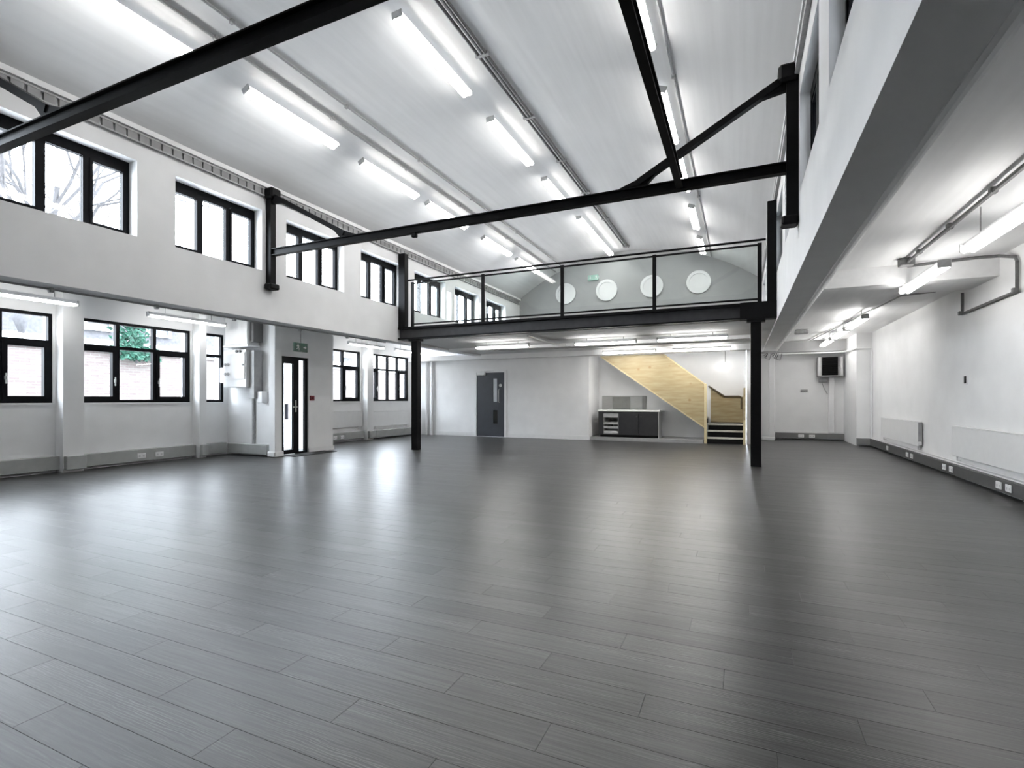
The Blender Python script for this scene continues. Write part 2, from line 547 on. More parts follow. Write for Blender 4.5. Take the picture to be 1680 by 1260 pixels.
# ------------------------------------------------------------------ walls
struct('wall_upper_left', wallgrid('x', XL - WT, XL, Y0, Y1, ZS, ZSP + .12, [(a, b, UZ0, UZ1) for a, b in UW]), WHITE,
       'white raised wall above the left aisle, pierced by the upper windows', 'wall')
struct('wall_upper_right', wallgrid('x', XR, XR + WT, Y0, Y1, ZS, ZSP + .12, [(a, b, UZ0, UZ1) for a, b in UW]), WHITE,
       'white raised wall on the right with a dark grey underside', 'wall')
LW = [(0.45, 2.35, 3), (2.62, 4.52, 3), (4.80, 6.81, 3), (6.99, 7.55, 1), (9.90, 11.91, 3), (12.18, 14.3, 4)]
LZ0, LZ1 = 1.14, 2.60
struct('wall_left', wallgrid('x', XOL - .3, XOL, Y0, Y1, 0, 3.15,
       [(a, b, LZ0, LZ1) for a, b, n in LW] + [(7.75, 9.2, -1, 2.6)]), WHITE,
       'white outer wall of the left aisle with wide black windows', 'wall')
struct('wall_right', wallgrid('x', XOR, XOR + .25, Y0, Y1, 0, 3.2), WHITE,
       'plain white outer wall of the right aisle above the socket trunking', 'wall')
# gable wall of the vault
gp = [(XL - WT, ZS), (XR + WT, ZS)] + [(XR + WT, ZSP)] + \
     [(x, zv(max(XL, min(XR, x))) + .10) for x in [XR - (XR - XL) * k / 32 for k in range(33)]] + [(XL - WT, ZSP)]
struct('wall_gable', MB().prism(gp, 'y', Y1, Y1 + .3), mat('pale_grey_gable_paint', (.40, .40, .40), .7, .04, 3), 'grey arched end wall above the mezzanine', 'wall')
struct('wall_front', wallgrid('y', Y0 - .3, Y0, XOL - .3, XOR + .25, 0, 6.7), WHITE, 'white end wall behind the viewpoint', 'wall')
struct('wall_back', wallgrid('y', 14.6, 14.7, XOL, -4.09, 0, 2.56, [(-7.86, -6.80, -1, 2.07)]), WHITE,
       'white partition wall with the slate door under the mezzanine', 'wall')
struct('wall_recess_side', MB().box(-4.19, -4.09, 14.7, 15.75, 0, 2.56), WHITE, 'white return wall left of the kitchen unit', 'wall')
struct('wall_recess', MB().box(-4.19, 0.12, 15.75, 15.85, 0, 2.62), WHITE, 'white wall behind the kitchen unit and stair', 'wall')
struct('wall_stair_side', MB().box(0.14, 0.26, 14.95, Y1, 0, 2.58), WHITE, 'narrow white wall end right of the stair', 'wall')
struct('wall_back_left', MB().box(XOL - .3, XL, Y1, Y1 + .3, 0, 3.15), WHITE, 'white end wall of the left aisle behind the partition', 'wall')
struct('wall_back_right', MB().box(0.26, XOR + .25, Y1, Y1 + .3, 0, 3.2), WHITE, 'white end wall of the right aisle behind the heater', 'wall')
# porch let into the left aisle
struct('wall_porch_near', MB().box(XOL, -8.86, 7.65, 7.75, 0, 3.0), WHITE, 'white porch side wall carrying the electrical cabinets', 'wall')
struct('wall_porch_far', MB().box(XOL, -8.86, 9.2, 9.3, 0, 3.0), WHITE, 'white porch wall facing the far end of the left aisle', 'wall')
struct('wall_porch_front', wallgrid('x', -8.96, -8.86, 7.75, 9.2, 0, 3.0, [(7.75, 8.54, -1, 2.12)]), WHITE,
       'white porch wall around the glazed exit door', 'wall')

# ceilings
vm = MB()
N = 56
xs = [XL - .02 + (XR - XL + .04) * k / N for k in range(N + 1)]
ring = [(x, zv(min(XR, max(XL, x)))) for x in xs]
ringo = [(x, z + .16) for x, z in ring]
n = N + 1
v = [(x, y, z) for y in (Y0, Y1) for x, z in ring] + [(x, y, z) for y in (Y0, Y1) for x, z in ringo]
f = []
for k in range(N):
    f += [(k, k + 1, n + k + 1, n + k), (2 * n + k, 2 * n + k + 1, 3 * n + k + 1, 3 * n + k)]
f += [(0, n, 3 * n, 2 * n), (N, n + N, 3 * n + N, 2 * n + N)]
vm.add(v, f)
struct('ceiling', vm, VAULT, 'white barrel vaulted ceiling over the nave with lamp rows', 'ceiling', smooth=True)
struct('ceiling_left', MB().box(XOL - .3, XL - WT, Y0, Y1, 3.0, 3.15), WHITE, 'flat white ceiling of the left aisle', 'ceiling')
rc = MB().prism([(Y0, 3.05), (8.6, 3.05), (8.6, 2.80), (9.5, 2.80), (9.5, 2.90), (Y1, 2.90), (Y1, 3.2), (Y0, 3.2)], 'x', XR + WT, XOR + .1)
struct('ceiling_right', rc, VAULT, 'white right aisle ceiling stepped by a broad downstand beam', 'ceiling')
struct('trim_1', MB().box(XL, XL + .05, Y0, Y1, 4.86, 4.93), WHITE, 'white cornice along the left foot of the vault', 'trim')
struct('trim_2', MB().box(XR - .05, XR, Y0, Y1, 4.86, 4.93), WHITE, 'white cornice along the right foot of the vault', 'trim')
cove = [(XR + WT, 2.62), (XR + WT + .02, 2.60)] + [(XR + WT + .02 + .13 * math.sin(t), 2.73 - .13 * math.cos(t)) for t in [math.pi / 2 * k / 6 for k in range(7)]] + [(XR + WT + .15, 2.86), (XR + WT, 2.86)]
struct('trim_3', MB().prism(cove, 'y', Y0, Y1), WHITE, 'rounded white boxing beside the dark wall underside at right', 'trim')

# piers on the outer left wall
for i, (a, b, lab) in enumerate(((2.37, 2.60, 'white pier out of sight nearest the viewpoint'), (4.56, 4.85, 'white pier between the two wide lower left windows'),
                                 (6.85, 7.0, 'white pier between the wide window and the narrow window'),
                                 (11.97, 12.24, 'white pier between the two windows beyond the porch'))):
    struct('pier', MB().box(XOL, -10.08, a, b, 0, 3.0), WHITE, lab, 'pier')
pb = MB().cbox(-8.93, -8.75, 7.55, 7.73, 0, 3.0, .01).cbox(-8.96, -8.72, 7.52, 7.76, 0, .12, .02)
struct('pier', pb, WHITE, 'slim white pier at the porch corner by the exit door', 'pier')
struct('pier', MB().box(2.71, XOR, 15.6, Y1, 0, 2.9), WHITE, 'broad white corner pier at the far end of the right aisle', 'pier')
pb = MB().cbox(.74, .89, 16.6, 16.75, 0, 2.58, .01).cbox(.55, .89, 16.55, 16.8, 0, .10, .01)
struct('pier', pb, WHITE2, 'slender white post behind the right black column', 'pier')
struct('bulkhead', MB().box(.26, 2.71, 16.95, Y1, 2.58, 2.9), BULKHEAD_GREY, 'grey bulkhead across the far right wall above the heater', 'bulkhead')  # one even grey, darker than the white wall below

# ------------------------------------------------------------------ windows
def bars(x0, x1, ya, yb, za, zb, w):
    return MB().box(x0, x1, ya, yb, za, za + w).box(x0, x1, ya, yb, zb - w, zb).box(x0, x1, ya, ya + w, za + w, zb - w).box(x0, x1, yb - w, yb, za + w, zb - w)

win_no = [0]
def upper_window(side, k, label):
    a, b = UW[k]
    win_no[0] += 1
    xa, xb = (XL - .25, XL - .18) if side == 'L' else (XR + .10, XR + .25)
    t = thing('window_%d' % win_no[0], label, 'window', ((xa + xb) / 2, (a + b) / 2, UZ0), 'upper windows', 'structure')
    fr = bars(xa, xb, a, b, UZ0, UZ1, .05).build('window_frame', FRAME, t)
    MB().box(xa, xb, a + .05, b - .05, UZ1 - .13, UZ1 - .05).build('head_vent', FRAME, t)
    w = (b - a - .10) / 3
    for q in (1, 2):
        yy = a + .05 + q * w
        MB().box(xa, xb, yy - .035, yy + .035, UZ0 + .05, UZ1 - .13).build('mullion', FRAME, t)
    for q in range(3):
        ya, yb = a + .05 + q * w + (.035 if q else 0), a + .05 + (q + 1) * w - (.035 if q < 2 else 0)
        if q != 1:
            s_ = bars(xa + .01, xb + .012, ya, yb, UZ0 + .05, UZ1 - .13, .035).build('casement', FRAME, t)
        e = .035 if q != 1 else 0
        MB().box((xa + xb) / 2 - .004, (xa + xb) / 2 + .004, ya + e, yb - e, UZ0 + .05 + e, UZ1 - .13 - e).build('pane', GLASS, t)
    return t
ORD = ['nearest', 'first', 'second', 'third', 'fourth', 'fifth', 'sixth', 'seventh']
LABU = ['black upper left window outside the frame, nearest the viewpoint',
        'black upper left window with bare branches behind, crossed by the near tie beam',
        'black upper left window just before the far truss post, twigs behind',
        'black upper left window just behind the far truss post and brace',
        'black upper left window just before the mezzanine post',
        'black upper left window just behind the mezzanine post',
        'black upper left window behind the first balustrade upright',
        'black upper left window farthest away, beside the arched end wall']
for k in range(0, 8):
    upper_window('L', k, LABU[k])
for k in range(0, 8):
    upper_window('R', k, '%s upper window of the right raised wall, seen edge-on' % ORD[k])

def lower_window(a, b, ncol, label, opens):
    win_no[0] += 1
    xa, xb = XOL - .10, XOL - .02
    t = thing('window_%d' % win_no[0], label, 'window', (XOL - .06, (a + b) / 2, LZ0), 'lower windows', 'structure')
    bars(xa, xb, a, b, LZ0, LZ1, .05).build('window_frame', FRAME, t)
    zt = 2.13
    MB().box(xa, xb, a + .05, b - .05, zt - .03, zt + .03).build('transom', FRAME, t)
    w = (b - a - .10) / ncol
    for q in range(1, ncol):
        yy = a + .05 + q * w
        MB().box(xa, xb, yy - .03, yy + .03, LZ0 + .05, zt - .03).box(xa, xb, yy - .03, yy + .03, zt + .03, LZ1 - .05).build('mullion', FRAME, t)
    for q in range(ncol):
        ya, yb = a + .05 + q * w + (.03 if q else 0), a + .05 + (q + 1) * w - (.03 if q < ncol - 1 else 0)
        for lo, (za, zb) in ((True, (LZ0 + .05, zt - .03)), (False, (zt + .03, LZ1 - .05))):
            e = 0
            if lo and q in opens:
                e = .06
                s_ = bars(xa + .01, xb + .015, ya, yb, za, zb, e).build('casement', FRAME, t)
                hy = yb - .03 if q == 0 else ya + .03
                MB().cbox(xb + .015, xb + .05, hy - .012, hy + .012, 1.50, 1.56, .004).cbox(xb + .035, xb + .05, hy - .01, hy + .01, 1.44, 1.60, .004).build('handle', STEEL, s_)
            MB().box(XOL - .064, XOL - .056, ya + e, yb - e, za + e, zb - e).build('pane', GLASS, t)
    MB().box(XOL - .02, XOL + .02, a - .02, b + .02, LZ0 - .03, LZ0).build('window_sill', WHITE2, t)
LABL = ['black lower window outside the frame by the viewpoint', 'black lower left window cut by the picture edge, gabled roof outside',
        'wide black lower left window with brick and ivy outside', 'narrow black lower window beside the electrical cabinets',
        'black lower window just beyond the porch above a radiator', 'four-light black lower window beside the left black column']
for (a, b, nc), lab in zip(LW, LABL):
    lower_window(a, b, nc, lab, {3: (0, 2), 4: (0, 3), 1: ()}[nc])

# ------------------------------------------------------------------ glazed exit door in the porch
d = thing('door_1', 'black glazed exit door with sidelight under the green sign', 'door', (-8.91, 8.1, 0), kind='structure')
xa, xb = -8.95, -8.89
MB().box(xa, xb, 7.75, 8.54, 2.06, 2.12).box(xa, xb, 8.47, 8.54, 0, 2.06).box(xa, xb, 7.75, 7.80, 0, 2.06).box(xa, xb, 8.24, 8.30, 0, 2.06).build('door_frame', FRAME, d)
lf = bars(xa + .005, xb + .01, 7.80, 8.24, 0.02, 2.06, .09).build('door_leaf', FRAME, d)
MB().box(-8.925, -8.917, 7.89, 8.15, .11, 1.97).build('pane', GLASS, lf)
MB().box(-8.925, -8.917, 8.30, 8.47, .05, 2.06).build('sidelight_pane', GLASS, d)
MB().box(xa, xb, 8.30, 8.47, 0, .05).build('threshold', FRAME, d)
MB().cbox(-8.88, -8.865, 8.185, 8.215, .92, 1.18, .005).cbox(-8.88, -8.83, 8.19, 8.21, 1.02, 1.05, .004).cbox(-8.845, -8.83, 8.09, 8.21, 1.02, 1.045, .004).build('lever_handle', STEEL, lf)
MB().cbox(-8.915, -8.905, 7.93, 8.03, .76, 1.10, .003).build('push_plate', mat('slate_blue_plate', (.12, .14, .19), .4), lf)
mm = tag(MB().cbox(-8.86, -8.45, 7.80, 9.0, 0.0005, .012, .004).build('strip', mat('black_floor_strip', (.015, .015, .016), .95, .4, 60)),
         'thin black doormat on the floor inside the glazed exit door', 'strip')  # thin black strip on the floor in front of the exit door

# slate door in the partition
d = thing('door_2', 'slate grey door with two slim vision panels in the white partition', 'door', (-7.33, 14.62, 0), kind='structure')
MB().box(-7.90, -7.83, 14.57, 14.66, 0, 2.06).box(-6.83, -6.76, 14.57, 14.66, 0, 2.06).box(-7.90, -6.76, 14.57, 14.66, 2.06, 2.13).build('door_frame', WHITE2, d)
lf = wallgrid('y', 14.60, 14.645, -7.825, -6.835, .01, 2.055, [(-7.24, -7.10, 1.12, 1.86), (-7.24, -7.08, .42, .85)]).build('door_leaf', SLATE_DOOR, d)
MB().box(-7.24, -7.10, 14.62, 14.626, 1.12, 1.86).build('upper_vision_pane', mat('frosted_pale_pane', (.55, .57, .60), .3), lf)
MB().box(-7.24, -7.08, 14.62, 14.626, .42, .85).build('lower_vision_pane', mat('dark_vision_pane', (.01, .012, .01), .15), lf)
MB().tube([(-7.02, 14.595, 1.10), (-7.02, 14.55, 1.12), (-7.02, 14.55, 1.50), (-7.02, 14.595, 1.52)], .014).build('pull_handle', STEEL, lf)
MB().disc((-6.97, 14.597, 1.64), .05, 'y', -.02).build('lock_cover', STEEL, lf)
MB().cbox(-7.79, -7.50, 14.52, 14.60, 1.97, 2.09, .01).build('door_closer', WHITE2, d)
MB().tube([(-7.65, 14.55, 2.09), (-7.40, 14.50, 2.10), (-7.20, 14.57, 2.10)], .012).build('closer_arm', WHITE2, d)

# ------------------------------------------------------------------ roof trusses
def isec_x(m, x0, x1, y, z0, z1, b=.07, t=.018):
    m.box(x0, x1, y - b, y + b, z0, z0 + t).box(x0, x1, y - b, y + b, z1 - t, z1).box(x0, x1, y - .012, y + .012, z0 + t, z1 - t)
def sloped_bar(m, p, q, w, h):
    p, q = Vector(p), Vector(q); dd = (q - p).normalized(); sidev = Vector((0, 1, 0)); up = dd.cross(sidev).normalized()
    vs = []
    for e in (p, q):
        for (a, b) in ((-1, -1), (1, -1), (1, 1), (-1, 1)):
            vs.append(e + sidev * a * w / 2 + up * b * h / 2)
    m.add(vs, [(0, 1, 2, 3)[::-1], (4, 5, 6, 7), (0, 1, 5, 4), (1, 2, 6, 5), (2, 3, 7, 6), (3, 0, 4, 7)])
def truss(y, label):
    t = thing('roof_truss', label, 'roof truss', (XC, y, 3.15), 'black steel trusses')
    m = MB(); isec_x(m, XL + .12, XR - .12, y, 3.685, 3.805, .045, .014); m.build('tie_beam', BLACK, t)
    for s_, xw in ((1, XL), (-1, XR)):
        x0, x1 = xw + s_ * .003, xw + s_ * .12
        MB().box(x0, x1, y - .055, y + .055, 3.15, 4.82).build('wall_post', BLACK, t)
        MB().cbox(xw + s_ * .003, xw + s_ * .17, y - .10, y + .10, 3.10, 3.20, .02).build('foot_bracket', BLACK, t)
        MB().cbox(xw + s_ * .003, xw + s_ * .20, y - .11, y + .11, 4.66, 4.85, .03).build('head_bracket', BLACK, t)
        m = MB(); sloped_bar(m, (xw + s_ * .10, y, 4.74), (xw + s_ * 1.72, y, 3.86), .09, .075)
        m.prism([(xw + s_ * 1.45, 3.99), (xw + s_ * 1.95, 3.82), (xw + s_ * 1.62, 3.82)], 'y', y - .03, y + .03)
        m.prism([(xw + s_ * .06, 4.80), (xw + s_ * .55, 4.52), (xw + s_ * .06, 4.60)], 'y', y - .03, y + .03)
        m.build('knee_brace', BLACK, t)
    return t
t = truss(6.35, 'black steel roof truss spanning the middle of the nave')
MB().cbox(-4.5, -4.42, 6.32, 6.38, 3.62, 3.686, .008).build('lug', BLACK, t)
truss(2.53, 'black steel roof truss overhead, its tie beam crossing the top left corner')
rod = MB(); rod.box(-.70, -.625, 2.60, 6.28, 3.80, 3.82).box(-.70, -.625, 2.60, 6.28, 3.69, 3.71).box(-.675, -.65, 2.60, 6.28, 3.71, 3.80)
tag(rod.build('strut_beam', BLACK), 'black steel strut running lengthwise between the two roof trusses', 'beam')

# ------------------------------------------------------------------ mezzanine
struct('floor_mezzanine', wallgrid('z', 2.62, 2.90, XL, XR, 10.19, Y1, [(-3.9, -.05, 14.78, 15.74)]), WHITE,
       'white mezzanine deck over the back of the hall', 'floor')
struct('bulkhead', MB().box(XOL, .26, 14.30, 14.60, 2.47, 2.62), WHITE, 'white downstand along the mezzanine ceiling above the stair and slate door', 'bulkhead')
struct('bulkhead', MB().box(XL, .26, 12.35, 12.65, 2.54, 2.62), WHITE, 'shallow white rib across the middle of the mezzanine underside', 'bulkhead')
mz = [o for o in COL.objects if o.name == 'floor_mezzanine'][0]
wallgrid('z', 2.901, 2.912, XL, XR, 10.19, Y1, [(-3.9, -.05, 14.78, 15.74)]).build('carpet', mat('dark_grey_carpet', (.05, .05, .052), .95, .3, 40), mz)
b = thing('mezzanine_beam', 'long black steel beam along the front edge of the mezzanine', 'beam', (XC, 10.1, 2.63))
MB().box(XL + .02, XR - .03, 10.0, 10.18, 2.63, 2.66).build('bottom_flange', BLACK, b)
MB().box(XL + .02, XR - .03, 10.0, 10.18, 2.87, 2.92).build('top_flange', BLACK, b)
MB().box(XL + .02, XR - .03, 10.08, 10.11, 2.66, 2.87).build('web', mat('dark_grey_beam_web', (.03, .03, .033), .45, .2, 8), b)
MB().box(-.02, XR - .003, 9.99, 10.19, 2.625, 2.925).build('end_plate', BLACK, b)
for xx, lab in ((-7.05, 'black steel column carrying the left end of the mezzanine beam'), (.24, 'black steel column carrying the right end of the mezzanine beam')):
    c = thing('steel_column', lab, 'column', (xx, 10.1, 0), 'mezzanine columns')
    MB().box(xx - .085, xx + .085, 10.03, 10.17, .0, 2.63).build('shaft', BLACK, c)
    MB().box(xx - .15, xx + .15, 10.0, 10.18, 2.58, 2.625).build('cap_plate', BLACK, c)
for xa, xb, lab in ((XL + .01, XL + .20, 'short black steel post on the left end of the mezzanine beam'), (XR - .15, XR - .003, 'short black steel post on the right end of the mezzanine beam')):
    tag(MB().cbox(xa, xb, 10.02, 10.17, 2.925, 4.69, .006).build('steel_post', BLACK), lab, 'post', 'mezzanine end posts')
r = thing('balustrade', 'black steel and glass balustrade along the mezzanine edge', 'balustrade', (XC, 10.1, 2.92))
posts = [-7.15, -5.26, -3.40, -1.53, .30]
for xx in posts:
    MB().box(xx - .035, xx + .035, 10.08, 10.12, 2.92, 3.99).build('upright', BLACK, r)
MB().tube([(-7.30, 10.10, 4.045), (.40, 10.10, 4.045)], .020, 10).build('handrail', BLACK, r)
MB().box(-7.15, .30, 10.085, 10.115, 3.945, 3.975).build('top_rail', BLACK, r)
MB().box(-7.15, .30, 10.085, 10.115, 2.975, 3.005).build('bottom_rail', BLACK, r)
for q in range(4):
    MB().box(posts[q] + .045, posts[q + 1] - .045, 10.096, 10.104, 3.006, 3.944).build('glass_panel', BALUSTRADE_GLASS, r)

# round blind openings in the gable
for i, xx in enumerate((-5.72, -4.24, -2.72, -1.25)):
    o = thing('round_niche', ['round plaster ring on the arched end wall, leftmost of four', 'round plaster ring below the small green sign, second of four',
              'round plaster ring behind a balustrade upright, third of four', 'round plaster ring on the arched end wall, rightmost of four'][i],
              'niche', (xx, Y1, 4.97), 'round plaster rings', 'structure')
    MB().disc((xx, Y1 - .05, 4.97), .37, 'y', .049, 36, .28).build('ring', WHITE2, o, smooth=True)
    MB().disc((xx, Y1 - .018, 4.97), .28, 'y', .016, 36).build('infill', WHITE2, o)

# ------------------------------------------------------------------ lamps
def batten_proto(length, width, drop, tube=None, tray=True):
    """twin-tube batten, hanging, along local Y; origin at its middle"""
    o = bpy.data.objects.new('batten_lamp', None); COL.objects.link(o)
    o.empty_display_size = .1
    h = length / 2
    MB().cbox(-width * .28, width * .28, -h, h, .012, .05, .008).build('housing', WHITE2, o)
    if tray: MB().prism([(-width * .45, -.012), (-width * .45, -.006), (-width * .3, .018), (width * .3, .018), (width * .45, -.006), (width * .45, -.012), (width * .3, .010), (-width * .3, .010)], 'y', -h, h).build('reflector', WHITE2, o)
    r_ = width * .25
    for sx in (-1, 1):
        MB().tube([(sx * (width / 2 - r_), -h + .03, -.03), (sx * (width / 2 - r_), h - .03, -.03)], r_ * .8, 10).build('tube', tube or TUBE, o, smooth=True)
    for sy in (-1, 1):
        MB().cbox(-width * .42, width * .42, sy * h - .012, sy * h + .012, -.045, .045, .006).build('lamp_holder', CAP, o)
    if drop > 0:
        for sy in (-.6, .6):
            MB().tube([(0, sy * h, .05), (0, sy * h, .05 + drop)], .006, 6).build('hanger', CONDUIT, o)
    return o
used = {}
def lamp(key, args, x, y, z, label, group, rz=0.0, ry=0.0):
    if key not in used:
        used[key] = o = batten_proto(*args)
    else:
        o = dup(used[key])
    o.location = (x, y, z); o.rotation_euler = (0, ry, rz)
    tag(o, label, 'lamp', group)
def vault_lamp(key, args, x, y, drop, label, group):
    """lamp fixed to the vault, square to its curve"""
    a = math.asin((x - XC) / RV)
    lamp(key, args, XC + (RV - drop) * math.sin(a), y, ZC + (RV - drop) * math.cos(a), label, group, 0.0, a)
NUM = ['nearest', 'second', 'third', 'fourth', 'fifth', 'sixth', 'seventh']
# vault rows
cy = [5.35 + 2.66 * k + .9 for k in range(-1, 5)]
cy[-1] = 16.15
for k, yy in enumerate(cy):
    if k == 0: continue
    vault_lamp('c', (1.85, .19, .05), -4.02, yy, .12, 'twin tube lamp in the middle vault row, %s from the viewpoint' % NUM[k - 1], 'middle vault lamp row')
ly = [3.42] + [v_ * 1.105 for v_ in (5.245, 7.38, 9.30, 11.70, 13.72)]
for k, yy in enumerate(ly):
    vault_lamp('l', (1.72, .17, .05), -6.33, yy, .12, 'twin tube lamp in the left vault row, %s from the viewpoint' % NUM[k], 'left vault lamp row')
ry = [v_ * 1.145 for v_ in (4.72 + .35, 7.33, 9.27, 11.60, 13.77)]
for k, yy in enumerate(ry):
    vault_lamp('r', (1.62, .19, .05), -1.01, yy, .12, 'twin tube lamp in the right vault row, %s from the viewpoint' % NUM[k], 'right vault lamp row')
# aisle rows
for k, yy in enumerate((5.85, 8.05, 12.1, 14.0, 16.0)):
    zc = 3.05 if yy < 8.0 else (2.80 if yy < 9.5 else 2.90)
    lamp('ra%d' % (0 if yy < 8 else 1 if yy < 9.5 else 2), (1.55, .15, max(.02, zc - 2.79), TUBE_AISLE, False), 2.10, yy, 2.74, 'twin tube lamp under the right aisle ceiling, %s from the viewpoint' % NUM[k], 'right aisle lamp row')
for k, yy in enumerate((3.85, 6.42, 11.55, 13.6)):
    lamp('la', (1.5, .10, .20, TUBE_AISLE), -9.75, yy, 2.74, 'slim twin tube lamp above the lower left windows, %s from the viewpoint' % NUM[k], 'left aisle lamp row')
mz = [(-5.38, 11.35, 'left of three in the front row'), (-2.86, 11.55, 'middle of three in the front row'), (-.97, 11.53, 'right of three in the front row'),
      (-2.80, 14.0, 'left of two in the back row above the stair'), (-.95, 14.08, 'right of two in the back row above the stair')]
for k, (xx, yy, lab) in enumerate(mz):
    lamp('m', (1.42, .12, .05, TUBE_BRIGHT), xx, yy, 2.515, 'twin tube lamp under the mezzanine, ' + lab, 'mezzanine lamps', math.pi / 2)
g = thing('globe_lamp', 'small lit globe lamp hanging beside the stair', 'lamp', (-.41, 15.6, 2.15))
MB().sphere((-.41, 15.6, 2.15), .085).build('globe', BULB, g, smooth=True)
MB().tube([(-.41, 15.6, 2.23), (-.41, 15.6, 2.62)], .010).build('stem', CONDUIT, g)
MB().disc((-.41, 15.6, 2.225), .05, 'z', .03).build('cap', WHITE2, g)

# ------------------------------------------------------------------ conduits and trays
def pipe(name, pts, r, m, label, cat='conduit', n=8, clips=()):
    o = thing(name, label, cat, pts[0])
    MB().tube(pts, r, n).build('pipe', m, o, smooth=True)
    for c in clips:
        MB().cbox(c[0] - .03, c[0] + .03, c[1] - .025, c[1] + .025, c[2] - .03, c[2] + .03, .008).build('clip', m, o)
    return o
zc_ = zv(-3.48)
t = thing('cable_tray', 'bundle of grey conduits along the crown of the vault', 'cable tray', (-3.48, 2, zc_ - .03))
for dx in (-.06, 0, .06):
    MB().tube([(-3.45 + dx, -1.0, zv(-3.45 + dx) - .028), (-3.45 + dx, 16.9, zv(-3.45 + dx) - .028)], .024, 8).build('conduit', CONDUIT_DARK if dx else CONDUIT, t)
for yy in (5.2, 6.6, 8.4, 10.2, 12.0, 14.0, 16.8):
    MB().cbox(-3.56, -3.34, yy - .03, yy + .03, zc_ - .055, zc_ - .002, .008).build('saddle', CONDUIT, t)
for (xx, rr, lab) in ((-6.02, .020, 'grey conduit on the vault just right of the left lamp row'), (-5.72, .014, 'thin grey conduit on the vault, right of its thicker twin')):
    pipe('ceiling_conduit', [(xx, -1.0, zv(xx) - .02), (xx, 17.2, zv(xx) - .02)], rr, CONDUIT, lab, clips=[(xx, yy, zv(xx) - .02) for yy in (2.5, 4.3, 6.3, 8.3, 10.4, 13)])
for (xx, rr, lab) in ((-.86, .018, 'grey conduit on the vault beside the right lamp row'),):
    pipe('ceiling_conduit', [(xx, -1.0, zv(xx) - .02), (xx, 17.2, zv(xx) - .02)], rr, CONDUIT, lab, clips=[(xx, yy, zv(xx) - .02) for yy in (4.8, 7.4, 9.8, 12.0)])
for s_, xw, lab in ((1, XL, 'slotted grey cable tray along the top of the upper left wall'), (-1, XR, 'slotted grey cable tray along the top of the upper right wall')):
    t = thing('cable_tray', lab, 'cable tray', (xw, 2, 4.72))
    m = MB()
    for zz in (4.70, 4.815):
        m.box(xw + s_ * .002, xw + s_ * .045, -1, 17.3, zz, zz + .018)
    m.build('rail', CONDUIT, t)
    m = MB()
    y = -1.0
    while y < 17.2:
        m.box(xw + s_ * .004, xw + s_ * .04, y, y + .12, 4.718, 4.815); y += .15
    tag(m.build('rungs', WHITE2 if s_ < 0 else mat('dull_tray_rungs', (.24, .24, .24), .5), t), kind='stuff')
pipe('ceiling_conduit', [(-7.79, .5, 2.562), (-7.79, 9.9, 2.562)], .014, CONDUIT, 'thin grey conduit under the lower edge of the upper left wall', clips=[(-7.79, yy, 2.548) for yy in (3.4, 4.65, 5.9, 7.3, 8.6)])
# right aisle services
pipe('ceiling_conduit', [(1.98, 1.0, 2.99), (1.98, 8.15, 2.99)], .020, CONDUIT_DARK, 'dark grey conduit on the near right aisle ceiling left of the lamps', clips=[(1.98, yy, 3.0) for yy in (4.8, 5.7, 6.7, 7.7)])
o = tag(MB().cbox(1.90, 2.06, 8.16, 8.30, 2.95, 3.05, .01).build('junction_box', CONDUIT_DARK), 'dark junction box where the right ceiling conduit meets the downstand', 'junction box')
pipe('loop_pipe', [(2.06, 8.52, 3.01), (2.75, 8.42, 3.02), (2.95, 8.34, 3.0), (3.02, 8.10, 2.92), (3.02, 8.06, 2.86), (3.02, 8.06, 2.50), (3.02, 9.72, 2.48), (3.02, 9.72, 2.79)], .020, CONDUIT_DARK,
     'dark grey pipe looping down the right wall around the downstand', 'pipe', clips=[(3.0, 8.06, 2.51), (3.0, 9.72, 2.49)])
pipe('ceiling_conduit', [(2.75, 9.9, 2.87), (2.35, 10.05, 2.87), (1.78, 16.8, 2.87)], .015, CONDUIT, 'thin grey conduit on the far right aisle ceiling')
tag(MB().cbox(1.20, 1.50, 14.2, 14.4, 2.80, 2.90, .02).build('ceiling_box', CONDUIT), 'small grey box on the far right aisle ceiling', 'box')
pipe('wall_pipe', [(.30, 16.9, 2.53), (2.60, 16.9, 2.53), (2.69, 15.56, 2.50), (3.02, 15.56, 2.50), (3.02, 15.54, 2.40), (3.02, 15.54, .22)], .022, WHITE2,
     'white pipe across the far right end wall and down the corner pier', 'pipe')
# cable bundle by the right column
t = thing('cable_bundle', 'tangle of grey cables and hooks above the slender white post', 'cables', (.8, 16.4, 2.45))
for k in range(5):
    xx = .58 + .09 * k; q = (.05, -.02, .08, .0, -.05)[k]
    MB().tube([(xx, 16.45, 2.58), (xx + .05 + q, 16.42, 2.52), (xx - .03 + q, 16.40, 2.42 + q), (xx + .07, 16.38, 2.36 + q), (xx + .12, 16.42, 2.50)], .011, 6).build('cable', CONDUIT_DARK, t)
MB().cbox(.50, 1.02, 16.38, 16.50, 2.52, 2.58, .01).build('bracket', CONDUIT, t)
# mezzanine underside cable
pipe('ceiling_conduit', [(-4.30, 10.4, 2.60), (-4.28, 11.0, 2.58), (-4.20, 11.9, 2.56), (-4.05, 12.3, 2.57)], .025, WHITE2, 'short white cable curving across the mezzanine underside')
pipe('ceiling_conduit', [(-7.3, 13.0, 2.60), (-6.2, 13.3, 2.60), (.2, 13.3, 2.60)], .02, WHITE2, 'long white conduit along the mezzanine underside behind the front lamps')

